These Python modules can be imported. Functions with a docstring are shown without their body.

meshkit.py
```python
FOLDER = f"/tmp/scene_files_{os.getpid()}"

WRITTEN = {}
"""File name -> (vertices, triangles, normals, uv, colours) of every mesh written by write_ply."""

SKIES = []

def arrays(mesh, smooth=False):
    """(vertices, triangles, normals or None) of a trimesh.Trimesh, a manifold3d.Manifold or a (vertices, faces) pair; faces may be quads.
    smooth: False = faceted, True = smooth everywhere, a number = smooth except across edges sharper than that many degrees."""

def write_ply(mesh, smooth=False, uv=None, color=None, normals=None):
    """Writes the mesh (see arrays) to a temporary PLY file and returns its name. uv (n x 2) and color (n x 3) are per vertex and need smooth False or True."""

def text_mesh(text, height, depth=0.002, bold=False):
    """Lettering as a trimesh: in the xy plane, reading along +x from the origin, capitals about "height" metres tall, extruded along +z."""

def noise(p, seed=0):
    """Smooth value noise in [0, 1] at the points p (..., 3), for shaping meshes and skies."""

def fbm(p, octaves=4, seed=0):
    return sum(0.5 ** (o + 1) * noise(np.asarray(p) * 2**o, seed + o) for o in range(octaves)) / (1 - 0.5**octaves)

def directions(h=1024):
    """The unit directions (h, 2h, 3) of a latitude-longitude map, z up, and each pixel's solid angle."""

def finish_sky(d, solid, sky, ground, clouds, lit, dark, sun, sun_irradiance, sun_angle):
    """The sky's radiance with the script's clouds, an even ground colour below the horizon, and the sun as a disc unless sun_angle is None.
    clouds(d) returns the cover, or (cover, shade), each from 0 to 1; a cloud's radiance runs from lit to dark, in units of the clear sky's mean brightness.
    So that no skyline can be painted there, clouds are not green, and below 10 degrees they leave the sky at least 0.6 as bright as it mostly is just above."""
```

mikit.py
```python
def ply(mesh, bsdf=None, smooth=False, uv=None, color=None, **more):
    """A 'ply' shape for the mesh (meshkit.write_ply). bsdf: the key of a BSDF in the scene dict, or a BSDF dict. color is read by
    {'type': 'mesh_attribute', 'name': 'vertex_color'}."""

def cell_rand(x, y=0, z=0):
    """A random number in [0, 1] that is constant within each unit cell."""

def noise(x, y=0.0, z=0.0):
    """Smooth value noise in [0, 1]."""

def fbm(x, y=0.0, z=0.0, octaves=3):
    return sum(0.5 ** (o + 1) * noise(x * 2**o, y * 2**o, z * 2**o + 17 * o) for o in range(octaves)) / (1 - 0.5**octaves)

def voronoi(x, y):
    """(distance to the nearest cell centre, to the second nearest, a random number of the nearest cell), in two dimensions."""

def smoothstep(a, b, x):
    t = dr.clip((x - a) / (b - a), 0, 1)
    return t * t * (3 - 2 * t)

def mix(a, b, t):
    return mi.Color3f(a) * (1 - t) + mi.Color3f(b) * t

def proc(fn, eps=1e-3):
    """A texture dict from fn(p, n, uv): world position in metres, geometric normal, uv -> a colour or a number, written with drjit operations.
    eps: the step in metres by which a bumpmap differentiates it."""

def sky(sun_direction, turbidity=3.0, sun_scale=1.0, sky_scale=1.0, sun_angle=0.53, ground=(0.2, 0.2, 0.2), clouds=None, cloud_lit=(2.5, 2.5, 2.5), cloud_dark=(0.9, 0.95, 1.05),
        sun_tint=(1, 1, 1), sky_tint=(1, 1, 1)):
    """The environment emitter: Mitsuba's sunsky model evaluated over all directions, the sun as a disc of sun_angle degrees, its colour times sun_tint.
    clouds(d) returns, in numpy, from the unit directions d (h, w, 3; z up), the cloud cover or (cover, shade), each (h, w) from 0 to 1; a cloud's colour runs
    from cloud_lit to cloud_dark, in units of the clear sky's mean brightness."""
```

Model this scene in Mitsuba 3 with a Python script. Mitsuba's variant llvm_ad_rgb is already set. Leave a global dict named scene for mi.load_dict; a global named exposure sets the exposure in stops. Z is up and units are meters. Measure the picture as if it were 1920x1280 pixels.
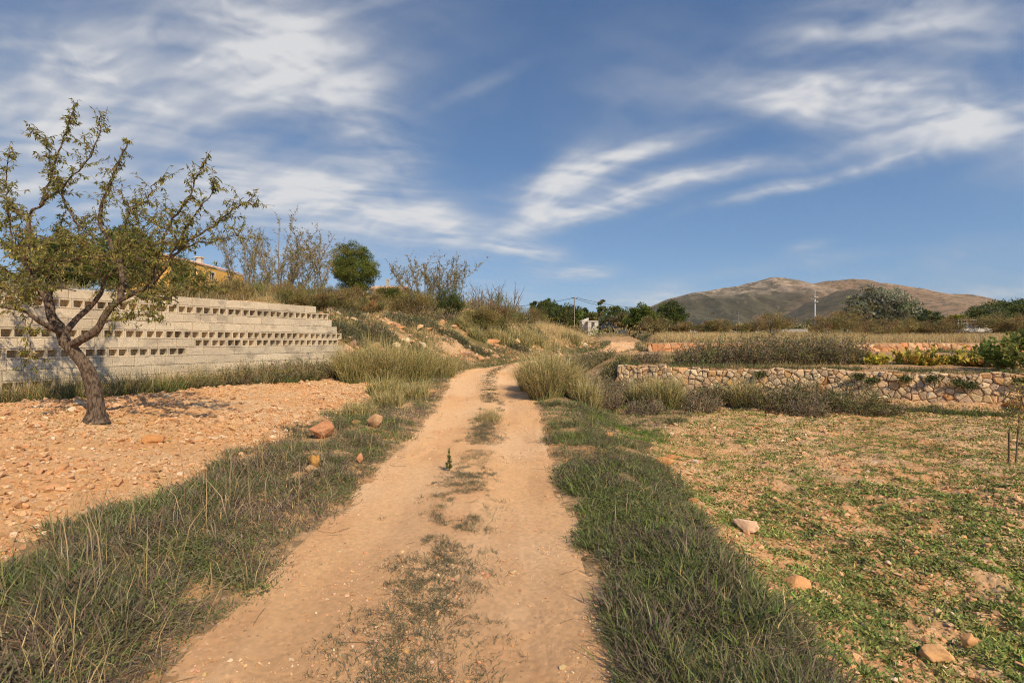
import math
import numpy as np
import trimesh
import drjit as dr
import mitsuba as mi
import mikit
import meshkit
from mikit import proc
from scipy.spatial import Voronoi, ConvexHull
from scipy.interpolate import PchipInterpolator

T = mi.ScalarTransform4f
scene, labels = {}, {}
EYE = 1.6

# ------------------------------------------------------------------ camera, sky, exposure
scene['camera'] = {'type': 'perspective', 'fov': 90.0, 'fov_axis': 'x', 'near_clip': 0.05, 'far_clip': 20000.0,
                   'to_world': T().look_at(origin=[0, 0, EYE], target=[0, 10, EYE], up=[0, 0, 1])}
exposure = 1.45
SUN = (0.50 * 0.766, -0.866 * 0.766, 0.643)

# cirrus: (right, up, half length, half width, tilt in degrees, strength) in tangents from straight ahead
CIRRUS = [
    (-.62, .52, .42, .22, 20, .62), (-.50, .50, .16, .10, 10, .40), (-.88, .50, .16, .12, 0, .55), (-.34, .46, .26, .085, -50, .55),
    (-.95, .30, .30, .16, 0, .50), (-.55, .30, .34, .07, -8, .40), (-.24, .245, .25, .042, -11, 1.0), (-.42, .28, .2, .03, -12, .7), (-.46, .21, .2, .06, -5, .4),
    (.02, .187, .075, .020, -12, .9), (.19, .345, .19, .024, 14, .9), (.07, .30, .10, .035, 40, .75), (.34, .305, .25, .020, 12, .9), (.17, .255, .15, .018, 6, .8), (.12, .285, .10, .03, 20, .6),
    (.60, .318, .22, .012, 17, .8), (.90, .40, .18, .022, 14, .75), (.66, .47, .23, .05, -6, 1.0), (.86, .44, .18, .03, 12, .9), (.72, .50, .2, .03, 4, .7), (.58, .50, .12, .03, 10, .5), (.75, .40, .2, .03, 10, .25),
    (.72, .62, .25, .07, 10, .55), (.90, .64, .22, .10, 0, .40), (.25, .48, .16, .16, -40, .16), (-.08, .50, .10, .014, 28, .22),
    (.12, .142, .075, .014, 0, .75), (.26, .085, .11, .03, 4, .5), (.55, .15, .16, .02, 8, .28), (.96, .09, .16, .03, 4, .5), (.64, .11, .09, .018, 10, .35), (.58, .19, .05, .01, 12, .3),
    (-.2, .10, .3, .04, 0, .3), (.9, .16, .12, .04, 5, .3), (-.35, .16, .2, .03, 0, .3), (1.2, .42, .25, .08, 10, .7), (-1.3, .4, .4, .15, 0, .6),
]


def clouds(d):
    x, y, z = d[..., 0], d[..., 1], np.maximum(d[..., 2], 1e-4)
    # high thin sheet drawn out by the wind, on a plane far above
    q = np.stack([x / (z + .12), y / (z + .12), z * 0], -1)
    ca, sa = math.cos(.35), math.sin(.35)
    qr = np.stack([q[..., 0] * ca + q[..., 1] * sa, -q[..., 0] * sa + q[..., 1] * ca, q[..., 2]], -1)
    warp = (meshkit.fbm(qr * 1.3, 3, 5) - .5)[..., None] * .55
    streak = meshkit.fbm((qr + warp) * [1.3, 4.6, 1] + 3.1, 5, 11)
    fine = meshkit.fbm((qr + warp * .8) * [4.5, 17, 1], 4, 29)
    fy = np.maximum(y, .25)
    u, v = x / fy, z / fy
    wu = u + .07 * (meshkit.fbm(np.stack([u * 3, v * 3, u * 0], -1), 4, 3) - .5)
    wv = v + .05 * (meshkit.fbm(np.stack([u * 3, v * 3, u * 0 + 9], -1), 4, 8) - .5)
    m = np.zeros_like(u)
    s = np.zeros_like(u)
    for cu, cv, a, b, deg, k in CIRRUS:
        c, sn = math.cos(math.radians(deg)), math.sin(math.radians(deg))
        p, r = ((wu - cu) * c + (wv - cv) * sn) / a, (-(wu - cu) * sn + (wv - cv) * c) / b
        g = np.exp(-1.1 * (np.abs(p) ** 2.4 + np.abs(r) ** 2.0)) * k * (y > .1)
        m = m + g - m * g
        w = g > .02
        s[w] += g[w] * meshkit.fbm(np.stack([p[w] * 1.1, r[w] * 2.6, p[w] * 0 + cu * 7], -1), 3, 17)
    s = s / np.maximum(m, .02)
    ahead = np.clip((y - .25) / .2, 0, 1)
    gen = np.clip((meshkit.fbm(q * .8 + 20, 3, 2) - .42) * 2.2, 0, .75)
    m = m * ahead + gen * (1 - ahead)
    rot = np.stack([(u + .4 * v) * 7, (v - .25 * u) * 26, u * 0 + 2], -1) + (meshkit.fbm(np.stack([u * 6, v * 9, u * 0], -1), 3, 41)[..., None] - .5) * 2.2
    wisp = meshkit.fbm(rot, 5, 43) * ahead + .5 * (1 - ahead)
    t = .24 * streak + .24 * fine + .22 * np.clip(s, 0, 1.4) + .30 * wisp
    cover = np.minimum(m, .9) * (.14 + 1.0 * np.clip((t - .33) / .30, 0, 1.12)) * (.62 + .62 * wisp)
    cover = np.clip(cover, 0, .92) + .03 * streak
    shade = np.clip(.55 - .8 * cover + .25 * (x < 0) * np.clip(-x * 1.2, 0, 1), 0, 1)
    return np.clip(cover, 0, .93), shade


scene['haze_air'] = {'type': 'homogeneous', 'albedo': {'type': 'rgb', 'value': [.95, .95, .95]}, 'sigma_t': 0.00003}
scene['camera']['medium'] = {'type': 'ref', 'id': 'haze_air'}
scene['sky_light'] = mikit.sky(SUN, turbidity=2.6, clouds=clouds, cloud_lit=(3.1, 3.1, 3.12), cloud_dark=(1.5, 1.55, 1.65), sky_scale=1.12, sky_tint=(.72, .88, 1.05),
                               sun_tint=(1.0, .95, .86), ground=(.3, .22, .14))

# ------------------------------------------------------------------ helpers
W_ = lambda px, d: (px - 960) / 960 * d            # metres right of the camera's axis at depth d
Z_ = lambda py, d: EYE + (640 - py) / 960 * d


def lin(r, g, b):
    c = np.array([r, g, b]) / 255.0
    return np.where(c < .04045, c / 12.92, ((c + .055) / 1.055) ** 2.4)


def sm(a, b, x):
    t = np.clip((x - a) / (b - a), 0, 1)
    return t * t * (3 - 2 * t)


def nz(x, y, k=1.0, o=3, seed=0):
    p = np.stack([np.asarray(x, float) * k, np.asarray(y, float) * k, np.zeros_like(np.asarray(x, float))], -1)
    return meshkit.fbm(p, o, seed)


class MB:
    """collects vertices, triangles and a colour per vertex"""

    def __init__(self):
        self.v, self.f, self.c, self.n = [], [], [], 0

    def add(self, v, f, c=(.5, .5, .5)):
        v, f = np.asarray(v, float).reshape(-1, 3), np.asarray(f, int)
        if f.shape[1] == 4:
            f = np.vstack([f[:, [0, 1, 2]], f[:, [0, 2, 3]]])
        self.v.append(v)
        self.f.append(f + self.n)
        self.c.append(np.broadcast_to(np.asarray(c, float), v.shape))
        self.n += len(v)
        return self

    def get(self):
        return np.vstack(self.v), np.vstack(self.f), np.vstack(self.c)

    def shape(self, bsdf, smooth=False):
        v, f, c = self.get()
        return mikit.ply((v, f), bsdf, smooth=smooth, color=c)


taken = {}


def key_for(name, parent=None):
    base = f'{parent}__{name}' if parent else name
    n = taken.get(base, 0)
    taken[base] = n + 1
    return base if n == 0 else f'{base}_{n:03d}'


def thing(name, label, category, group=None, kind=None):
    k = key_for(name)
    labels[k] = {'label': label, 'category': category}
    if group:
        labels[k]['group'] = group
    if kind:
        labels[k]['kind'] = kind
    return k


def part(name, parent, shape, kind=None, label=None):
    k = key_for(name, parent)
    scene[k] = shape
    if kind or label:
        labels[k] = {a: b for a, b in (('kind', kind), ('label', label)) if b}
    return k


def stuff(name, shape, label, category):
    k = thing(name, label, category, kind='stuff')
    scene[k] = shape
    return k


def structure(name, shape, label, category):
    k = thing(name, label, category, kind='structure')
    scene[k] = shape
    return k


def tube(points, radii, sides=6, cap=True):
    p = np.asarray(points, float)
    r = np.broadcast_to(np.asarray(radii, float), (len(p),))
    t = np.gradient(p, axis=0)
    t /= np.linalg.norm(t, axis=1, keepdims=True) + 1e-12
    up = np.array([0, 0, 1.0]) if abs(t[:, 2]).mean() < .8 else np.array([1.0, 0, 0])
    a = np.cross(t, up)
    a /= np.linalg.norm(a, axis=1, keepdims=True) + 1e-12
    b = np.cross(t, a)
    ang = np.arange(sides) * 2 * np.pi / sides
    v = (p[:, None] + r[:, None, None] * (np.cos(ang)[None, :, None] * a[:, None] + np.sin(ang)[None, :, None] * b[:, None])).reshape(-1, 3)
    i, j = np.meshgrid(np.arange(len(p) - 1), np.arange(sides), indexing='ij')
    j2 = (j + 1) % sides
    q = np.stack([i * sides + j, (i + 1) * sides + j, (i + 1) * sides + j2, i * sides + j2], -1).reshape(-1, 4)
    f = np.vstack([q[:, [0, 1, 2]], q[:, [0, 2, 3]]])
    if cap:
        v = np.vstack([v, p[-1] + t[-1] * r[-1] * .5])
        k, o = len(v) - 1, (len(p) - 1) * sides
        f = np.vstack([f, np.stack([o + np.arange(sides), np.full(sides, k), o + (np.arange(sides) + 1) % sides], 1)])
    return v, f


def box(x0, x1, y0, y1, z0, z1, bev=0.0):
    m = trimesh.creation.box(extents=[x1 - x0, y1 - y0, z1 - z0])
    if bev > 0:
        s = np.array([x1 - x0, y1 - y0, z1 - z0]) / 2
        pts = np.array([[sx * (s[0] - bx), sy * (s[1] - by), sz * (s[2] - bz)] for sx in (-1, 1) for sy in (-1, 1) for sz in (-1, 1)
                        for bx, by, bz in ((bev, bev, 0), (bev, 0, bev), (0, bev, bev))])
        m = trimesh.Trimesh(pts, ConvexHull(pts).simplices, process=False)
        trimesh.repair.fix_normals(m)
    return np.asarray(m.vertices) + [(x0 + x1) / 2, (y0 + y1) / 2, (z0 + z1) / 2], np.asarray(m.faces)


def rotz(v, a, at=(0, 0, 0)):
    c, s = math.cos(a), math.sin(a)
    v = np.asarray(v, float)
    return np.stack([v[:, 0] * c - v[:, 1] * s, v[:, 0] * s + v[:, 1] * c, v[:, 2]], 1) + np.asarray(at, float)


def rand_rot(rng, n):
    q = rng.normal(size=(n, 4))
    q /= np.linalg.norm(q, axis=1, keepdims=True)
    w, x, y, z = q.T
    return np.stack([1 - 2 * (y * y + z * z), 2 * (x * y - z * w), 2 * (x * z + y * w), 2 * (x * y + z * w), 1 - 2 * (x * x + z * z), 2 * (y * z - x * w),
                     2 * (x * z - y * w), 2 * (y * z + x * w), 1 - 2 * (x * x + y * y)], 1).reshape(n, 3, 3)


def pick(rng, n, palette, weights=None, var=.16, hue=.06):
    """n colours from a palette of linear colours, each a little off"""
    pal = np.asarray(palette, float)
    w = None if weights is None else np.asarray(weights, float) / np.sum(weights)
    c = pal[rng.choice(len(pal), n, p=w)]
    return np.clip(c * (1 + var * rng.normal(size=(n, 1))) * (1 + hue * rng.normal(size=(n, 3))), .004, .85)


def blades(rng, base, length, width, lean, color, az=None, tipc=1.0, segs=3):
    """bent grass blades: base (n, 3), length, width, lean (sideways reach of the tip over length), colour (n, 3)"""
    n = len(base)
    length, width, lean = (np.broadcast_to(np.asarray(a, float), (n,)) for a in (length, width, lean))
    az = rng.uniform(0, 2 * np.pi, n) if az is None else np.broadcast_to(az, (n,))
    d = np.stack([np.cos(az), np.sin(az), np.zeros(n)], 1)
    tw = rng.uniform(0, 2 * np.pi, n)
    s = np.stack([np.cos(tw), np.sin(tw), np.zeros(n)], 1) * (width / 2)[:, None]
    up = np.sqrt(np.maximum(1 - np.minimum(lean, .98) ** 2, .03))
    rise = np.array([0, 0, 1.0])
    mid = base + d * (length * lean * .32)[:, None] + rise * (length * up * .58)[:, None]
    tip = base + d * (length * lean)[:, None] + rise * (length * up * (1 - .25 * np.minimum(lean, 1)))[:, None]
    if segs == 3:
        v = np.stack([base - s, base + s, mid - s * .75, mid + s * .75, tip], 1).reshape(-1, 3)
        k = np.arange(n)[:, None] * 5
        f = np.concatenate([k + [0, 1, 3], k + [0, 3, 2], k + [2, 3, 4]], 0)
        m = 5
    elif segs == 2:
        mid = base + (mid - base) * .85
        v = np.stack([base, mid - s * 1.15, mid + s * 1.15, tip], 1).reshape(-1, 3)
        k = np.arange(n)[:, None] * 4
        f = np.concatenate([k + [0, 2, 1], k + [1, 2, 3]], 0)
        m = 4
    else:
        v = np.stack([base - s, base + s, tip], 1).reshape(-1, 3)
        f = np.arange(n)[:, None] * 3 + [0, 1, 2]
        m = 3
    c = np.repeat(color, m, 0).reshape(n, m, 3).copy()
    c[:, m - 1] *= tipc
    return v, f, np.clip(c.reshape(-1, 3), 0, .9)


def leaves(rng, at, direction, length, width, color, fold=.25, tri=False):
    """pointed leaves folded along their rib, from at along direction"""
    n = len(at)
    d = direction / (np.linalg.norm(direction, axis=1, keepdims=True) + 1e-9)
    r = rng.normal(size=(n, 3))
    s = np.cross(d, r)
    s /= np.linalg.norm(s, axis=1, keepdims=True) + 1e-9
    up = np.cross(s, d)
    length, width = (np.broadcast_to(np.asarray(a, float), (n,))[:, None] for a in (length, width))
    if tri:
        v = np.stack([at - s * width * .62, at + s * width * .62, at + d * length], 1).reshape(-1, 3)
        return v, np.arange(n)[:, None] * 3 + [0, 1, 2], np.repeat(color, 3, 0)
    m = at + d * length * .45
    v = np.stack([at, m + s * width / 2 + up * width * fold, at + d * length - up * length * .08, m - s * width / 2 + up * width * fold], 1).reshape(-1, 3)
    k = np.arange(n)[:, None] * 4
    f = np.concatenate([k + [0, 1, 2], k + [0, 2, 3]], 0)
    return v, f, np.repeat(color, 4, 0)


def hull_rock(rng, n=12, size=(1, 1, 1)):
    """an angular stone: the hull of a few scattered points"""
    p = rng.normal(size=(n, 3))
    p /= np.linalg.norm(p, axis=1, keepdims=True)
    p *= rng.uniform(.82, 1.08, (n, 1))
    h = ConvexHull(p)
    used = np.unique(h.simplices)
    re = np.full(n, -1)
    re[used] = np.arange(len(used))
    m = trimesh.Trimesh(p[used], re[h.simplices], process=False)
    trimesh.repair.fix_normals(m)
    return np.asarray(m.vertices) * np.asarray(size), np.asarray(m.faces)


def scatter_rocks(rng, pos, size, color, kinds=14, flat=.74, sink=.3):
    """many small stones as one list of vertices"""
    protos = [hull_rock(rng, int(rng.integers(8, 13))) for _ in range(kinds)]
    b = MB()
    which = rng.integers(0, kinds, len(pos))
    for k, (pv, pf) in enumerate(protos):
        i = np.nonzero(which == k)[0]
        if not len(i):
            continue
        R = rand_rot(rng, len(i))
        v = np.einsum('nij,kj->nki', R, pv)
        sc = size[i][:, None, None] * np.stack([rng.uniform(.8, 1.35, len(i)), rng.uniform(.7, 1.1, len(i)), np.full(len(i), flat)], 1)[:, None, :]
        v = v * sc + pos[i][:, None, :] + np.array([0, 0, 1.0]) * (size[i] * flat * (1 - 2 * sink))[:, None, None]
        f = (pf[None] + (np.arange(len(i)) * len(pv))[:, None, None]).reshape(-1, 3)
        b.add(v.reshape(-1, 3), f, np.repeat(color[i], len(pv), 0))
    return b

# ------------------------------------------------------------------ terrain
_tx = PchipInterpolator([-60, 0, 11, 13, 17, 21, 25, 29, 33, 38, 60, 120, 4000], [-.5, -.54, -.56, -.62, -.8, -.55, .25, 2.1, 4.9, 7.9, 12.2, 22, 400])
_tz = PchipInterpolator([-60, 0, 8, 10, 13, 18, 25, 32, 38, 45, 60, 100, 700, 4500], [0, 0, 0, .04, .22, .46, .56, .74, 1.02, 1.45, 2.1, 3.3, 20, 70])
FOOT = np.array([[-26, -20], [-16.6, -3], [-6.05, 16.15], [-4.6, 17.2], [-2.9, 19.6], [-1.5, 23], [0.1, 27], [2.8, 32], [5.7, 38], [8.0, 46], [10, 60], [18, 110]], float)
WALL = np.array([[3.0, 18.6], [5.1, 17.0], [12.9, 13.0], [34, 2.0]], float)          # foot of the dry stone wall
HALF = 1.10


def side_dist(x, y, poly):
    """distance to a polyline, positive on its left"""
    best, sign = np.full(np.shape(x), 1e9), np.ones(np.shape(x))
    for a, b in zip(poly[:-1], poly[1:]):
        d = b - a
        t = np.clip(((x - a[0]) * d[0] + (y - a[1]) * d[1]) / (d @ d), 0, 1)
        ex, ey = x - a[0] - t * d[0], y - a[1] - t * d[1]
        dist = np.hypot(ex, ey)
        sg = np.where(d[0] * ey - d[1] * ex >= 0, 1.0, -1.0)
        upd = dist < best - 1e-9
        best, sign = np.where(upd, dist, best), np.where(upd, sg, sign)
    return best * sign


def wall_y(x):
    return np.interp(x, WALL[:, 0], WALL[:, 1])


def second_y(x):
    return np.interp(x, [6, 9, 30, 60], [31.5, 31, 28.5, 26])


def height(x, y, detail=True):
    x, y = np.asarray(x, float), np.asarray(y, float)
    t, xc = _tz(y), _tx(y)
    dl, dr_ = xc - HALF - x, x - xc - HALF
    # left: low grassy verge, then the stony field
    fl = .13 + .095 * np.clip(dl - 1.5, 0, 3.9) + .22 * sm(11, 17, y)
    left = t * (1 - sm(0, 2.0, dl)) + np.maximum(fl, t * .8) * sm(0, 2.0, dl)
    left = left + .07 * np.exp(-((dl - .8) / .55) ** 2)
    s = side_dist(x, y, FOOT)
    bank = np.interp(y, [-60, 15, 19, 25, 32, 42, 60, 100], [2.1, 2.1, 2.05, 2.05, 2.05, 1.75, .7, .2])
    wid = np.interp(y, [-60, 15.6, 18.5, 24, 4000], [.4, .45, 4.2, 4.5, 6])
    ramp = sm(0, 1, np.clip(s / wid, 0, 1)) * .35 + np.clip(s / wid, 0, 1) * .65
    hill = bank * ramp + np.interp(y, [13, 25, 40, 46, 60, 80, 140], [0, .6, 1.7, 2.2, 3.7, 5.0, 6.2]) * sm(1.2, 9, s - wid) * sm(12, -8, x)
    left = left + hill * (s > 0)
    # right: verge, then a lower field, a dry stone wall, a terrace and a second low step
    fr = -.25 + .05 * sm(8, 14, y) + .20 * sm(.95, .3, wall_y(x) - y) * sm(8.8, 9.8, x)
    right = t * (1 - sm(.5, 2.3, dr_)) + fr * sm(.5, 2.3, dr_) + .08 * np.exp(-((dr_ - .7) / .5) ** 2)
    behind = y - wall_y(x)
    terr = .745 + .018 * np.clip(behind, 0, 15) + .5 * sm(0, .35, y - second_y(x)) + .0275 * np.clip(y - 32, 0, 700) + .012 * np.clip(y - 732, 0, 5000)
    far_side = sm(1.0, 4.0, dr_)
    wedge = np.where(x > 4.0, sm(.12, .32, behind), sm(.1, 2.5, behind))
    right = right * (1 - wedge * far_side) + (terr * far_side + t * (1 - far_side)) * wedge * far_side
    # low in the middle of the lane, ruts either side
    rut = -.035 * (np.exp(-((x - xc + .6) / .27) ** 2) + np.exp(-((x - xc - .6) / .27) ** 2)) + .012 * np.exp(-((x - xc) / .25) ** 2)
    h = np.where(dl > 0, left, np.where(dr_ > 0, right, t)) + rut * (y < 70)
    if detail:
        on = sm(-.25, .35, np.maximum(dl, dr_))
        h = h + (.05 * (nz(x, y, .9, 3, 4) - .5) + .05 * (nz(x, y, 3.2, 3, 9) - .5)) * on + .012 * (nz(x, y, 2.6, 3, 2) - .5) * (1 - on)
        h = h + .55 * (nz(x, y, .9, 4, 36) - .5) * sm(.2, 1.5, s) * sm(9, 5, s) * (y > 15.8)
        h = h + .6 * (nz(x, y, .06, 3, 31) - .5) * sm(2, 14, s) + 1.5 * (nz(x, y, .02, 3, 32) - .5) * sm(60, 200, y)
        fld = sm(1.5, 2.0, dl) * (s < 0)
        h = h + fld * (.10 * (nz(x, y, 5, 3, 13) - .5) + .07 * (nz(x, y, 13, 2, 14) - .5))
        fldr = sm(1.3, 2.2, dr_) * (behind < 0)
        h = h + fldr * (.12 * (nz(x, y, 2.4, 3, 23) - .5) + .10 * (nz(x, y, 6.5, 3, 24) - .5))
    return h


def on_ground(x, y, dz=0.0):
    x, y = np.broadcast_arrays(np.asarray(x, float), np.asarray(y, float))
    return np.stack([x, y, height(x, y) + dz], -1)


def axis(parts):
    out = [np.arange(a, b, st) for a, b, st in parts]
    return np.concatenate(out)


def geo(a, b, st, g):
    out, x = [], a
    while x < b:
        out.append(x)
        st *= g
        x += st
    return np.array(out + [b])


gx = np.concatenate([-geo(11.0, 4500, .14, 1.11)[::-1], axis([(-10.9, 13.5, .07)]), geo(13.5, 4500, .14, 1.11)])
gy = np.concatenate([-geo(1.0, 300, .3, 1.25)[::-1], axis([(-.7, 1.6, .2), (1.6, 9, .05), (9, 20, .075), (20, 34, .13)]), geo(34, 5200, .22, 1.05)])
GX, GY = np.meshgrid(gx, gy)
GZ = height(GX, GY)
VV = np.stack([GX, GY, GZ], -1).reshape(-1, 3)
ny_, nx_ = GX.shape
ii, jj = np.meshgrid(np.arange(ny_ - 1), np.arange(nx_ - 1), indexing='ij')
a0 = (ii * nx_ + jj).ravel()
FF = np.vstack([np.stack([a0, a0 + 1, a0 + nx_ + 1], 1), np.stack([a0, a0 + nx_ + 1, a0 + nx_], 1)])
cx, cy = VV[FF][:, :, 0].mean(1), VV[FF][:, :, 1].mean(1)
c_xc = _tx(cy)
c_dl, c_dr = c_xc - HALF - cx, cx - c_xc - HALF
wob = .30 * (nz(cx, cy, 2.2, 3, 44) - .5)
c_s = side_dist(cx, cy, FOOT)
c_b = cy - wall_y(cx)
is_track = (np.maximum(c_dl, c_dr) < wob) & (cy < 47)
is_left = ~is_track & (c_dl > 1.75 + 2 * wob) & (c_s < 0) & (cy < 16.4) & (cx > -30) & (cy > -40)
edge_r = np.interp(cy, [0, 3, 8, 11.5, 13], [.88, .94, 1.62, 3.0, 4.1])
is_right = ~is_track & (c_dr > edge_r + 2 * wob) & (c_b < -.25) & (cx < 40) & (cy > -40)
is_hill = ~is_track & ~is_left & ~is_right & (c_s >= 0) & (cy < 400)
is_ground = ~(is_track | is_left | is_right | is_hill)


def sub(mask):
    f = FF[mask]
    u, inv = np.unique(f, return_inverse=True)
    return VV[u], inv.reshape(-1, 3)


# ------------------------------------------------------------------ materials
N, FB, VO, SS, MIX = mikit.noise, mikit.fbm, mikit.voronoi, mikit.smoothstep, mikit.mix
ORANGE, TAN, RED, PALE = (.55, .33, .165), (.56, .385, .225), (.47, .255, .12), (.64, .50, .36)


def soil_colour(p, n, uv):
    c = MIX(ORANGE, TAN, SS(.3, .7, FB(p.x * .7, p.y * .7, 1.0)))
    c = MIX(c, RED, .55 * SS(.55, .8, FB(p.x * 2.3, p.y * 2.3, 5.0)))
    d, _, r = VO(p.x * 26, p.y * 26)
    c = MIX(c, PALE, dr.select((r > .80) & (d < .34), .75, 0.0))
    d, _, r = VO(p.x * 60, p.y * 60)
    c = MIX(c, (.22, .12, .06), dr.select((r > .86) & (d < .4), .4, 0.0))
    return c * (.84 + .3 * FB(p.x * 30, p.y * 30, p.z * 30))


def track_colour(p, n, uv):
    c = MIX((.61, .39, .21), (.625, .43, .26), SS(.3, .7, FB(p.x * 1.1, p.y * .5, 1.0)))
    c = MIX(c, (.54, .315, .165), .6 * SS(.55, .78, FB(p.x * 1.9, p.y * 1.1, 5.0)))
    d, _, r = VO(p.x * 34, p.y * 34)
    many = SS(.45, .65, FB(p.x * 1.7, p.y * 1.7, 8.0))
    c = MIX(c, (.66, .50, .35), .5 * SS(.30, .16, d + .25 * (N(p.x * 150, p.y * 150, 1.0) - .5)) * dr.select(r > .93 - .16 * many, 1.0, 0.0))
    d, _, r = VO(p.x * 23, p.y * 23)
    c = MIX(c, (.25, .15, .085), .6 * SS(.24, .12, d + .3 * (N(p.x * 120, p.y * 120, 4.0) - .5)) * dr.select(r > .975, 1.0, 0.0))
    c = MIX(c, (.44, .265, .145), .35 * SS(.5, .7, FB(p.x * 3.4 + 4, p.y * .7, 2.0)))
    return c * (.82 + .36 * FB(p.x * 40, p.y * 40, 2.0))


def track_bump(p, n, uv):
    tread = dr.sin(p.y * 95 + 2.5 * dr.sin(p.x * 24)) * SS(.02, .1, .17 - dr.abs(p.x - .12 - .03 * dr.sin(p.y * .8))) * SS(.42, .62, N(p.x * 1.2, p.y * 1.1, 3.0))
    return .026 * FB(p.x * 5, p.y * 5, 0.0) + .012 * FB(p.x * 28, p.y * 28, 0.0) + .0035 * FB(p.x * 110, p.y * 110, 0.0, 2) + .0011 * tread


def clod_bump(p, n, uv):
    d, _, r = VO(p.x * 14, p.y * 14)
    return .03 * FB(p.x * 9, p.y * 9, 0.0) + .02 * r * SS(.5, .1, d) + .01 * FB(p.x * 45, p.y * 45, 0.0)


def grass_soil(p, n, uv):
    c = soil_colour(p, n, uv)
    c = MIX(c * .88, (.25, .18, .105), .55 * SS(.40, .62, FB(p.x * 5.3, p.y * 5.3, 3.0)))
    return MIX(c, (.16, .125, .075), .6 * SS(.55, .68, FB(p.x * 13, p.y * 13, 6.0)))


def hill_colour(p, n, uv):
    c = soil_colour(p, n, uv)
    c = MIX(c, (.30, .225, .105), SS(.42, .62, FB(p.x * .5, p.y * .5, 3.0)))
    return MIX(c, (.13, .115, .05), .8 * SS(.5, .66, FB(p.x * .9, p.y * .9, 9.0)))


def ground_colour(p, n, uv):
    near = grass_soil(p, n, uv)
    far = MIX((.23, .18, .095), (.115, .11, .05), SS(.4, .6, FB(p.x * .06, p.y * .12, 3.0)))
    far = MIX(far, (.42, .28, .16), .6 * SS(.62, .72, FB(p.x * .03, p.y * .05, 7.0)))
    return MIX(near, far, SS(45, 90, p.y))


def rock_colour(p, n, uv):
    c = MIX((.30, .215, .14), (.42, .31, .21), FB(p.x * 5, p.y * 5, p.z * 5))
    return c * (.8 + .4 * FB(p.x * 30, p.y * 30, p.z * 30))


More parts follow.
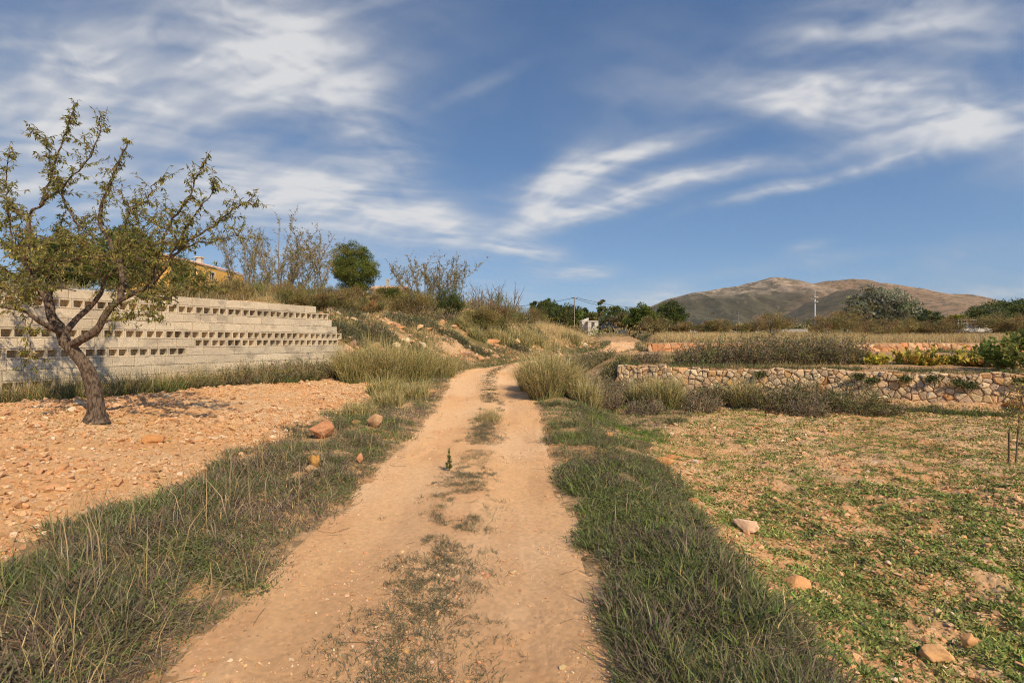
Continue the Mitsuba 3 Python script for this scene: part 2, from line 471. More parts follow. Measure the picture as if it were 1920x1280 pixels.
def mountain_colour(p, n, uv):
    a = FB(p.x * .004, p.y * .004, p.z * .008)
    b = FB(p.x * .02, p.y * .02, p.z * .03)
    c = MIX((.20, .145, .105), (.26, .19, .14), b)
    scrub = SS(.33, .50, a + .5 * (b - .5) + .16 * SS(1450, 1000, p.x) - .05)
    c = MIX(c, (.062, .068, .05), .9 * scrub)
    red = SS(-100, 140, p.x - (930 + 1.9 * (p.z - 50)) + 160 * (b - .5))
    c = MIX(c, MIX((.235, .165, .115), (.30, .215, .155), FB(p.x * .015, p.y * .02, p.z * .05)), .75 * red)
    dots = SS(.50, .62, FB(p.x * .07, p.y * .07, p.z * .09))
    c = MIX(c, (.065, .07, .05), .55 * dots)
    steep = SS(.80, .62, dr.abs(n.z)) * SS(.42, .6, b)
    rb = FB(p.x * .045, p.y * .03, p.z * .09, 4)
    high = SS(170, 250, p.z) * SS(1480, 1380, p.x)
    return MIX(c, (.40, .33, .27), .7 * dr.maximum(steep * .5, high * (.25 + .75 * SS(.44, .58, rb))))


def concrete(tone):
    def fn(p, n, uv):
        c = MIX((.60, .525, .405), (.70, .625, .49), FB(p.x * 2.2, p.y * 2.2, p.z * 4.5))
        c = MIX(c, (.36, .32, .26), .6 * SS(.52, .72, FB(p.x * 3 + 9, p.y * 3, p.z * 5)))
        c = MIX(c, (.44, .30, .18), .55 * SS(1.1, .5, p.z + .5 * FB(p.x * 3, p.y * 3, 1.0)))
        return c * tone * (.82 + .36 * FB(p.x * 70, p.y * 70, p.z * 70))
    return fn


def bark(p, n, uv):
    f = FB(p.x * 60, p.y * 60, p.z * 16)
    c = MIX((.06, .043, .033), (.19, .145, .11), SS(.3, .7, f))
    return MIX(c, (.24, .19, .15), .35 * SS(.55, .75, FB(p.x * 26, p.y * 26, p.z * 9 + 3)))


def plaster(a, b):
    def fn(p, n, uv):
        return MIX(a, b, FB(p.x * .8, p.y * .8, p.z * 1.6)) * (.9 + .2 * FB(p.x * 6, p.y * 6, p.z * 6))
    return fn


def two(d):
    return {'type': 'twosided', 'bsdf': d}


def rough(fn, r=.9, bump=None, eps=1e-3):
    d = {'type': 'principled', 'base_color': proc(fn), 'roughness': r, 'specular': .15}
    if bump is not None:
        d = {'type': 'bumpmap', 'arbitrary': proc(bump, eps), 'scale': 1.0, 'bsdf': d}
    return two(d)


VC = {'type': 'mesh_attribute', 'name': 'vertex_color'}
scene.update({
    'soil_mat': rough(soil_colour, .95, clod_bump), 'track_mat': rough(track_colour, .95, track_bump), 'grass_soil_mat': rough(ground_colour, .95, clod_bump),
    'hill_mat': rough(hill_colour, .95, clod_bump), 'mountain_mat': rough(mountain_colour, 1.0),
    'bark_mat': rough(bark, .9, lambda p, n, uv: .012 * FB(p.x * 22, p.y * 22, p.z * 8)),
    'foliage_mat': two({'type': 'principled', 'base_color': VC, 'roughness': .75, 'specular': .2}),
    'leaf_mat': {'type': 'principledthin', 'base_color': VC, 'roughness': .6, 'spec_trans': 0.0, 'diff_trans': .8, 'eta': 1.3},
    'stone_mat': two({'type': 'bumpmap', 'arbitrary': proc(lambda p, n, uv: .02 * FB(p.x * 14, p.y * 14, p.z * 14) + .006 * FB(p.x * 60, p.y * 60, p.z * 60)), 'scale': 1.0,
                      'bsdf': {'type': 'principled', 'base_color': VC, 'roughness': .92, 'specular': .15}}),
    'paint_mat': two({'type': 'principled', 'base_color': VC, 'roughness': .6, 'specular': .3}),
    'glass_mat': two({'type': 'principled', 'base_color': {'type': 'rgb', 'value': [.02, .025, .03]}, 'roughness': .12, 'specular': .5}),
    'yellow_mat': rough(plaster((.78, .50, .15), (.72, .44, .12)), .9), 'white_mat': rough(plaster((.70, .68, .64), (.60, .58, .53)), .9),
    'grey_wall_mat': rough(plaster((.46, .44, .40), (.38, .36, .32)), .9), 'tile_mat': rough(plaster((.46, .27, .18), (.58, .40, .29)), .9),
})
for k_, t_ in enumerate((.92, 1.0, 1.08)):
    scene[f'concrete_mat_{k_}'] = rough(concrete(t_), .93, lambda p, n, uv: .004 * FB(p.x * 60, p.y * 60, p.z * 60))

structure('dirt_track', mikit.ply(sub(is_track), 'track_mat', smooth=True), 'dusty orange dirt track with two wheel ruts running ahead and bending right', 'track')
structure('stony_field', mikit.ply(sub(is_left), 'soil_mat', smooth=True), 'ploughed orange stony soil between the left verge and the block wall', 'field')
structure('weedy_field', mikit.ply(sub(is_right), 'soil_mat', smooth=True), 'orange soil field with green weeds on the right below the stone wall', 'field')
structure('hillside', mikit.ply(sub(is_hill), 'hill_mat', smooth=True), 'dry terraced hillside and earth bank rising on the left', 'hill')
structure('ground', mikit.ply(sub(is_ground), 'grass_soil_mat', smooth=True), 'grass verges, upper terraces and the far plain', 'ground')

# ------------------------------------------------------------------ mountains
SKYLINE = np.array([[1000, 680], [1080, 645], [1150, 604], [1205, 584], [1260, 557], [1300, 548], [1340, 541], [1400, 531], [1435, 522], [1455, 518], [1480, 518], [1505, 523], [1525, 530], [1555, 524], [1600, 521], [1650, 529],
                    [1690, 532], [1740, 538], [1790, 551], [1840, 569], [1880, 582], [1960, 592], [2100, 604], [2300, 614]], float)


def mountain():
    y0, y1, y2 = 800.0, 2400.0, 3900.0
    xs = np.linspace(W_(990, y1), W_(2300, y1), 310)
    ys = np.concatenate([np.linspace(y0, y1, 150), np.linspace(y1, y2, 40)[1:]])
    X, Y = np.meshgrid(xs, ys)
    wav = 130 * (meshkit.fbm(np.stack([X / 420, X * 0, X * 0], -1), 3, 71) - .5)
    ridge = Z_(np.interp(X / y1 * 960 + 960, SKYLINE[:, 0], SKYLINE[:, 1]), y1)
    foot = 27.0
    t = np.clip((Y - y0) / (y1 + wav - y0), 0, None)
    front = .25 * t + .75 * np.clip(t, 0, 1) ** 2.1
    prof = np.where(t <= 1, front, 1 - .75 * (t - 1) ** 1.2)
    amp = np.clip((ridge - foot) / 260, 0, 1)
    gul = np.abs(meshkit.fbm(np.stack([X / 260, Y / 620, X * 0 + 4], -1), 5, 72) - .5)
    gul2 = meshkit.fbm(np.stack([X / 60, Y / 110, X * 0], -1), 4, 73) - .5
    body = np.clip(4 * t * (1.02 - t), 0, 1)
    Z = foot - 14 + (ridge - foot + 14) * prof - amp * body * 420 * gul + amp * body * 26 * gul2 + (9 * gul2) * np.clip(t * 3, 0, 1) * np.clip(amp * 3, 0, 1)
    # a spur in front of the right half, whose left flank falls across the saddle
    sx, sy = W_(1610, 1750), 1750.0
    spur = np.interp(X, [W_(1400, 1750), W_(1480, 1750), W_(1560, 1750), W_(1640, 1750), W_(1760, 1750), W_(1880, 1750)], [40, 95, 170, 195, 165, 60])
    Z = np.maximum(Z, (spur - 1.3 * np.abs(gul) * 70) * np.exp(-((Y - sy) / 420.0) ** 2) + 12 * gul2)
    n0, n1 = X.shape
    i, j = np.meshgrid(np.arange(n0 - 1), np.arange(n1 - 1), indexing='ij')
    a = (i * n1 + j).ravel()
    return np.stack([X, Y, Z], -1).reshape(-1, 3), np.vstack([np.stack([a, a + 1, a + n1 + 1], 1), np.stack([a, a + n1 + 1, a + n1], 1)])


structure('mountain', mikit.ply(mountain(), 'mountain_mat', smooth=True), 'scrub covered rocky mountain with two rounded summits on the horizon', 'mountain')

# ------------------------------------------------------------------ block wall on the left
rng = np.random.default_rng(11)
BW0, BWD = np.array([-5.57, 16.24]), np.array([-.49, -.872]) / math.hypot(.49, .872)      # right end, running towards the camera
BWN = np.array([-BWD[1], BWD[0]])                                                         # its face looks this way (towards the lane)
if BWN @ np.array([0.5, -.5]) < 0:
    BWN = -BWN
wall_key = thing('block_wall', 'long retaining wall of dry stacked pale hollow concrete blocks, some laid with their holes outward', 'wall')
#           right end (m past the origin), kind along its length: F = long plain face, H = holes outward, E = short plain ends
ROWS = [(.78, [('F', 99)]), (.33, [('H', 99)]), (.18, [('F', 99)]), (-.02, [('F', 99)]), (-.20, [('H', 99)]), (-.06, [('H', 4.4), ('F', 99)]), (-.28, [('F', 4.6), ('H', 99)]),
        (-.42, [('F', 5.2), ('E', 99)]), (-.55, [('F', 5.5), ('E', 99)]), (-.62, [('F', 7.6), ('H', 99)]), (-.7, [('F', 99)])]
TOPZ, COURSE, LEN = 2.665, .2, 11.0


def block_mesh(kind, w):
    """one block in local x (along), y (into the wall), z, from the face at y = 0; kinds: plain face, or two holes"""
    d = .4 if kind == 'E' else .2
    h, b = .194, .006
    if kind != 'H':
        return box(0, w, 0, d if kind == 'E' else .22, 0, h, b)
    # frame with two openings, 0.2 deep
    t = .028
    bars = [box(0, w, 0, .21, 0, t, .003), box(0, w, 0, .21, h - t, h, .003)]
    for x0 in (0, w / 2 - t / 2, w - t):
        bars.append(box(x0, x0 + t, .001, .21, t, h - t))
    bars.append(box(t * .5, w - t * .5, .205, .225, .01, h - .01))
    b_ = MB()
    for v, f in bars:
        b_.add(v, f)
    v, f, _ = b_.get()
    return v, f


for r, (end, kinds) in enumerate(ROWS):
    s = end + rng.uniform(-.012, .012) * 0
    z = TOPZ - (r + 1) * COURSE
    at = 0.0
    ki = 0
    if r == 0:
        at += .0
    while at < LEN:
        while at >= kinds[ki][1]:
            ki += 1
        k = kinds[ki][0]
        w = .203 if k == 'E' else .396
        v, f = block_mesh(k, w)
        v = np.asarray(v) + [0, rng.uniform(-.010, .010), rng.uniform(-.002, .002)]
        dist = end + at + rng.uniform(-.002, .002)
        org = BW0 + BWD * dist
        xy = org + v[:, :1] * BWD - v[:, 1:2] * BWN
        vv = np.column_stack([xy, v[:, 2] + z])
        m = trimesh.Trimesh(vv, f, process=False)
        ax = np.column_stack([BWD, -BWN])
        if np.linalg.det(ax) < 0:
            m.invert()
        part('block', wall_key, mikit.ply(m, f'concrete_mat_{rng.integers(0, 3)}'))
        at += w + (.007 if k != 'E' else .006)

# ------------------------------------------------------------------ dry stone walls
STONE = [lin(214, 188, 152), lin(208, 178, 140), lin(200, 176, 146), lin(210, 172, 126), lin(190, 168, 142), lin(222, 200, 168), lin(206, 162, 112)]


def stone_wall(key, line, base_fn, tops, cell, depth, rng, limit=300, palette=STONE, weights=(3, 3, 3, 1, 2, 2, .5)):
    """Voronoi stones on a strip along line, each bulging out of the joints"""
    seg = np.diff(line, axis=0)
    L = np.concatenate([[0], np.cumsum(np.hypot(seg[:, 0], seg[:, 1]))])
    total = L[-1]
    pts = []
    hmax = tops(np.linspace(0, total, 50)).max()
    z, row = cell[1] * .4, 0
    while z < hmax + .35:
        x = -.5 + rng.uniform(0, cell[0])
        while x < total + .5:
            pts.append((x, z + rng.uniform(-.55, .55) * cell[1]))
            x += cell[0] * rng.choice([.45, .75, 1.1, 1.8], p=[.25, .3, .28, .17])
        z += cell[1] * rng.uniform(.85, 1.35)
    pts = np.array(pts + [(x, -.25) for x in np.arange(-.5, total + .5, cell[0])])
    vor = Voronoi(np.vstack([pts, [[-50, -50], [total + 50, -50], [-50, 50], [total + 50, 50]]]))
    from shapely.geometry import Polygon
    found = []
    for i in range(len(pts)):
        reg = vor.regions[vor.point_region[i]]
        if -1 in reg or not reg:
            continue
        poly = Polygon(vor.vertices[reg])
        c = poly.centroid
        top = float(tops(np.array([c.x]))[0]) + rng.uniform(-.02, .02)
        poly = poly.intersection(Polygon([(0, 0), (total, 0), (total, top + rng.uniform(-.025, .025)), (0, top + rng.uniform(-.025, .025))])).buffer(-.006).buffer(-.006).buffer(.006, join_style=2).simplify(.008)
        if poly.is_empty or poly.geom_type != 'Polygon' or poly.area < .0035:
            continue
        found.append((poly.area, np.array(poly.exterior.coords)[:-1][::-1]))
    found.sort(key=lambda e: -e[0])
    small = MB()
    for which, (area, ring) in enumerate(found):
        if len(ring) < 3:
            continue
        mid = ring.mean(0)
        bulge = rng.uniform(.0, .025)
        tilt = rng.uniform(-.22, .22, 2)
        off = rng.uniform(-.03, .035)
        layers = [(1.0, -.14), (1.0, -.004), (.95, .014), (.66, .022 + bulge * .7)]
        n = len(ring)
        v = []
        for sc, o in layers:
            q = mid + (ring - mid) * sc
            v.append(np.column_stack([q, o + off + ((q - mid) @ tilt) * (o > -.1) + rng.uniform(-.006, .006, n) * (o > -.1)]))
        v = np.vstack(v + [np.array([[*mid, .022 + bulge + off]])])
        f = []
        for l in range(3):
            for k in range(n):
                a_, b_ = l * n + k, l * n + (k + 1) % n
                f += [(a_, a_ + n, b_), (b_, a_ + n, b_ + n)]
        f += [(3 * n + k, 4 * n, 3 * n + (k + 1) % n) for k in range(n)]
        si = np.clip(np.searchsorted(L, v[:, 0], side='right') - 1, 0, len(seg) - 1)
        u = (v[:, 0] - L[si])
        dirv = seg[si] / np.hypot(seg[si, 0], seg[si, 1])[:, None]
        xy = line[:-1][si] + dirv * u[:, None]
        nrm = np.stack([dirv[:, 1], -dirv[:, 0]], 1)
        m0 = base_fn(*(line[0] + (line[-1] - line[0]) * (mid[0] / total)))
        batter = -.14 * v[:, 1:2]
        xy = xy + nrm * (v[:, 2:3] + .04 + batter)
        col = pick(rng, 1, palette, weights, .09, .015)[0]
        cc = np.clip(col * (.72 + .56 * meshkit.fbm(v * 7 + which, 2, 3))[:, None] * (1 + .04 * rng.normal(size=(len(v), 1))), .02, .8)
        w = np.column_stack([xy, v[:, 1] + m0])
        if which < limit:
            part('stone', key, mikit.ply((w, np.array(f)), 'stone_mat', color=cc))
        else:
            small.add(w, np.array(f), cc)
    if small.n:
        part('small_stones', key, small.shape('stone_mat'), kind='stuff')


sw = thing('stone_wall', 'long dry stone wall of irregular tan and ochre stones below the right terrace', 'wall')
wl = np.array([[3.7, 18.1], [5.1, 17.0], [12.9, 13.0], [15.5, 11.6]])
stone_wall(sw, wl, lambda x, y: -.09, lambda u: .84 + .04 * np.sin(u * 1.3) + .03 * np.sin(u * 5.1), (.225, .125), .2, np.random.default_rng(21))
# plain core behind the stones, so that joints are dark and deep
sw2 = thing('low_stone_wall', 'low orange stone wall at the back of the upper terrace, in front of the golden grass', 'wall')
wl2 = np.array([[8.2, 30.85], [15.0, 30.05], [24.0, 29.1], [29.5, 28.45]])
stone_wall(sw2, wl2, lambda x, y: float(height(x, y - .5)) - .05, lambda u: .50 + .05 * np.sin(u * .9), (.42, .27), .2, np.random.default_rng(22),
           palette=[lin(214, 170, 130), lin(206, 154, 112), lin(216, 182, 146), lin(196, 140, 98)], weights=(3, 3, 2, 1))

# ------------------------------------------------------------------ boulders and loose stones
def boulder(x, y, size, label, seed, col, sink=.3, rot=0.0, tip=0.0):
    r = np.random.default_rng(seed)
    v, f = hull_rock(r, 16)
    m = trimesh.Trimesh(v, f, process=False).subdivide().subdivide()
    p = np.asarray(m.vertices)
    p = p * (1 + .20 * (meshkit.fbm(p * 1.6 + seed, 3, seed) - .5)[:, None] + .08 * (meshkit.fbm(p * 6 + seed, 3, seed + 1) - .5)[:, None])
    c, s = math.cos(tip), math.sin(tip)
    p = p * np.asarray(size) / 2
    p = np.stack([p[:, 0] * c - p[:, 2] * s, p[:, 1], p[:, 0] * s + p[:, 2] * c], 1)
    p = rotz(p, rot, (x, y, float(height(x, y)) + size[2] * (.5 - sink)))
    cc = np.clip(np.asarray(col) * (.75 + .5 * meshkit.fbm(p * 9, 3, seed))[:, None], 0, .85)
    lich = (meshkit.fbm(p * 14 + 5, 2, seed + 9) > .66)[:, None]
    cc = np.where(lich, cc * .72, cc)
    k = thing('boulder', label, 'rock')
    scene[k] = mikit.ply((p, np.asarray(m.faces)), 'stone_mat', smooth=True, color=cc)


def field_at(px, py, lo=2.0, hi=60.0):
    """where the sight line through a picture point first meets the ground (used once, to take positions off the photograph)"""
    d = np.geomspace(lo, hi, 900)
    x, z = W_(px, d), Z_(py, d)
    g = height(x, d, False)
    k = int(np.argmax(z <= g)) if (z <= g).any() else len(d) - 1
    return float(x[k]), float(d[k])


ROCKS = [
    (603, 822, .46, .36, .34, 'large pinkish tan boulder in the left verge, biggest of the verge rocks', lin(206, 150, 112), .12, .3),
    (706, 802, .34, .26, .30, 'squarish grey tan boulder in the left verge, close to the lane', lin(198, 160, 124), .1, .1),
    (588, 872, .24, .2, .18, 'small yellowish rock in the left verge below the pinkish boulder', lin(206, 158, 92), .15, -.4),
    (585, 884, .16, .14, .12, 'small pale lichen spotted stone tucked under the yellowish rock', lin(198, 166, 126), .15, .5),
    (675, 868, .10, .09, .15, 'small upright pink stone in the grass of the left verge', lin(214, 160, 122), .1, .2),
    (668, 798, .20, .14, .14, 'low mossy stone between the two large verge boulders', lin(170, 140, 96), .3, .2),
    (808, 737, .34, .2, .13, 'flat pale stone at the lane edge of the left verge, near the bend', lin(206, 168, 128), .2, .1),
    (1398, 992, .29, .22, .13, 'large flat whitish stone lying in the weedy field', lin(226, 192, 160), .15, -.2),
    (1492, 1100, .24, .18, .13, 'tan rock half sunk at the left edge of the weedy field', lin(216, 166, 118), .3, .3),
    (1755, 1243, .24, .13, .12, 'tan stone near the bottom edge of the weedy field', lin(222, 176, 126), .25, .1),
    (1816, 1210, .12, .1, .10, 'small round tan stone beside the bottom of the weedy field', lin(220, 170, 120), .2, .6),
    (1112, 762, .22, .16, .18, 'pale rock beside the tall grass tussock in the right verge', lin(202, 158, 112), .15, .4),
    (1142, 822, .16, .12, .14, 'small pale rock in the middle of the right verge', lin(210, 162, 112), .15, .7),
    (1192, 757, .34, .2, .26, 'orange rock at the edge of the bare scrub by the stone wall end', lin(214, 158, 104), .2, -.5),
    (1245, 868, .30, .2, .14, 'long tan rock where the right verge meets the weedy field', lin(220, 164, 112), .3, -.3),
    (1262, 862, .26, .16, .12, 'second tan rock beside the long rock at the verge corner', lin(216, 158, 108), .3, .2),
    (1294, 940, .20, .12, .10, 'narrow tan stone beside the right verge, left of the whitish flat stone', lin(216, 164, 112), .3, -.7),
    (1300, 869, .20, .12, .08, 'grey white stone at the bare corner of the weedy field', lin(206, 190, 172), .3, .5),
    (1355, 1126, .12, .1, .09, 'small tan stone sunk in the grass of the right verge', lin(206, 152, 104), .25, .4),
    (288, 832, .30, .22, .17, 'biggest stone of the ploughed stony field', lin(216, 160, 106), .2, .2),
    (925, 645, .85, .6, .45, 'pale boulder sticking out of the earth bank above the bend', lin(222, 168, 122), .3, .2),
    (829, 609, .5, .4, .42, 'pale round rock on the upper rim of the earth bank', lin(222, 176, 132), .2, .2),
    (932, 652, .4, .3, .25, 'small pale rock below the pale boulder of the earth bank', lin(214, 166, 122), .3, .5),
    (1820, 800, 0.9, .55, .34, 'long orange rock below the right end of the stone wall', lin(214, 156, 100), .3, .1),
]
ROCK_AT = []
for k_, (px, py, sx, sy, sz, lab, col, sink, rot) in enumerate(ROCKS):
    x, y = field_at(px, py)
    ROCK_AT.append((x, y - .06, .62 * max(sx, sy)))
    if lab.startswith('long orange rock below'):
        x, y = 12.6, 12.75
    boulder(x, y, (sx, sy, sz), lab, 300 + k_, np.asarray(col) * .92, sink, rot)

rng = np.random.default_rng(31)
CLOD = [lin(212, 174, 134), lin(206, 162, 120), lin(218, 186, 150), lin(194, 152, 114), lin(226, 204, 178)]


def spread(rng, n, x0, x1, y0, y1, keep, near=1.0):
    """points in a rectangle, denser near the camera, where keep(x, y) is a chance"""
    out = []
    while sum(map(len, out)) < n:
        m = n * 3
        u = rng.random(m)
        y = (y0 ** (1 - near) + u * (y1 ** (1 - near) - y0 ** (1 - near))) ** (1 / (1 - near)) if near != 1 else y0 * (y1 / y0) ** u
        x = rng.uniform(x0, x1, m)
        k = rng.random(m) < keep(x, y)
        out.append(np.stack([x[k], y[k]], 1))
    return np.vstack(out)[:n]


def in_left(x, y):
    dl = _tx(y) - HALF - x
    return (dl > 1.75) & (side_dist(x, y, FOOT) < -.55) & (y < 16.2) & (np.abs(x) < y * 1.06 + .4)


def in_right(x, y):
    d = x - _tx(y) - HALF
    return (d > np.interp(y, [0, 3, 8, 11.5, 13], [.88, .94, 1.62, 3.0, 4.1])) & (y < wall_y(x) - .5) & (np.abs(x) < y * 1.06 + .4)


q = spread(rng, 12500, -16, -2.5, 2.4, 16, lambda x, y: in_left(x, y) * (.35 + .65 * (nz(x, y, 1.1, 2, 51) > .47)), 1.0)
size = .011 * np.exp(rng.normal(0, .55, len(q))) * (1 + .06 * q[:, 1])
size = np.minimum(size, .02 + .007 * q[:, 1])
pos = on_ground(q[:, 0], q[:, 1])
col = pick(rng, len(q), CLOD, (3, 3, 2, 2, .5), .10, .02)
big = np.argsort(-size / q[:, 1])[:170]
rest = np.setdiff1d(np.arange(len(q)), big)
stuff('field_pebbles', scatter_rocks(rng, pos[rest], size[rest], col[rest]).shape('stone_mat'), 'countless small stones and clods over the ploughed left field', 'pebbles')
for i in big:
    k = thing('field_stone', 'loose tan stone lying on the ploughed field left of the lane', 'stone', 'loose stones on the ploughed field')
    scene[k] = scatter_rocks(rng, pos[i:i + 1], size[i:i + 1], col[i:i + 1], 1).shape('stone_mat')

q = spread(rng, 7500, 1.0, 17, 2.2, 14, lambda x, y: in_right(x, y) * (.2 + .8 * (nz(x, y, 1.0, 2, 61) > .5)), 1.1)
size = np.minimum(.010 * np.exp(rng.normal(0, .5, len(q))) * (1 + .06 * q[:, 1]), .012 + .006 * q[:, 1])
pos = on_ground(q[:, 0], q[:, 1])
col = pick(rng, len(q), CLOD, (3, 3, 1.4, 2, .35), .10, .02)
big = np.argsort(-size / q[:, 1])[:90]
rest = np.setdiff1d(np.arange(len(q)), big)
stuff('soil_clods', scatter_rocks(rng, pos[rest], size[rest], col[rest]).shape('stone_mat'), 'small clods and pebbles among the weeds of the right field', 'clods')
for i in big:
    k = thing('soil_clod', 'loose tan clod lying among the weeds of the right field', 'clod', 'loose clods in the weedy field')
    scene[k] = scatter_rocks(rng, pos[i:i + 1], size[i:i + 1], col[i:i + 1], 1).shape('stone_mat')

q = spread(rng, 5200, -2.2, 1.2, 2.0, 16, lambda x, y: (np.abs(x - _tx(y)) < 1.1) * (.12 + .88 * (nz(x, y, 1.4, 2, 63) > .55)), 1.4)
stuff('track_gravel', scatter_rocks(rng, on_ground(q[:, 0], q[:, 1]), np.minimum(.0038 * np.exp(rng.normal(0, .55, len(q))) * (1 + .05 * q[:, 1]), .028), pick(rng, len(q), CLOD, (2, 2, 3, 1, 2), .1)).shape('stone_mat'),
      'small pale pebbles strewn over the dirt track', 'gravel')
q = spread(rng, 1500, -8, 8, 16.5, 46, lambda x, y: (side_dist(x, y, FOOT) > -.5) * (side_dist(x, y, FOOT) < 6.5) * (nz(x, y, .5, 2, 66) > .40) * 1.0, 1.4)
stuff('bank_rubble', scatter_rocks(rng, on_ground(q[:, 0], q[:, 1]), np.minimum(.055 * np.exp(rng.normal(0, .7, len(q))), .30), pick(rng, len(q), CLOD, (3, 2, 2, 2, 1), .12)).shape('stone_mat'),
      'stones and rubble weathering out of the earth bank', 'rubble')

# ------------------------------------------------------------------ trees
GREEN_ALMOND = [(.25, .275, .095), (.33, .32, .11), (.44, .38, .12), (.21, .235, .085), (.54, .44, .14), (.31, .24, .11)]


def spline(pts, n):
    p = np.asarray(pts, float)
    if len(p) < 3:
        return p[0] + (p[-1] - p[0]) * np.linspace(0, 1, n)[:, None]
    t = np.concatenate([[0], np.cumsum(np.linalg.norm(np.diff(p, axis=0), axis=1))])
    return PchipInterpolator(t, p)(np.linspace(0, t[-1], n))


def leafy_twigs(rng, branches, spacing, twig, leaf, per, wood, fol, palette, weights, start=.25, up=.5, rtwig=.005, droop=.8, bare=0.0, twig_c=(.15, .115, .085)):
    """side twigs along branches (points, r0, r1) with leaves hanging from twigs and branch ends"""
    at, dirs = [], []
    for pts, r0, r1 in branches:
        L = np.linalg.norm(np.diff(pts, axis=0), axis=1).sum()
        n = max(2, int(L / spacing))
        for u in rng.uniform(start, 1, n):
            k = u * (len(pts) - 1)
            i = min(int(k), len(pts) - 2)
            o = pts[i] + (pts[i + 1] - pts[i]) * (k - i)
            axis_ = pts[i + 1] - pts[i]
            axis_ = axis_ / (np.linalg.norm(axis_) + 1e-9)
            d = rng.normal(size=3) * .75 + axis_ * .8 + [0, 0, up]
            d /= np.linalg.norm(d)
            l = twig * rng.uniform(.4, 1.3)
            bend = rng.normal(size=3) * .18
            tp = o + d * l * np.linspace(0, 1, 4)[:, None] + bend * l * (np.linspace(0, 1, 4) ** 2)[:, None]
            wood.add(*tube(tp, np.linspace(rtwig, rtwig * .45, 4), 3, False), twig_c)
            if rng.random() < bare:
                continue
            m = rng.poisson(per)
            w = rng.uniform(.15, 1.02, m)
            at.append(o + d * l * w[:, None] + bend * l * (w ** 2)[:, None])
            dirs.append(np.tile(d, (m, 1)))
    at, dirs = np.vstack(at), np.vstack(dirs)
    n = len(at)
    d = dirs * .5 + rng.normal(size=(n, 3)) * .55 + np.array([0, 0, -droop])
    fol.add(*leaves(rng, at, d, leaf * rng.uniform(.7, 1.25, n), leaf * .27 * rng.uniform(.8, 1.2, n), pick(rng, n, palette, weights, .22)))


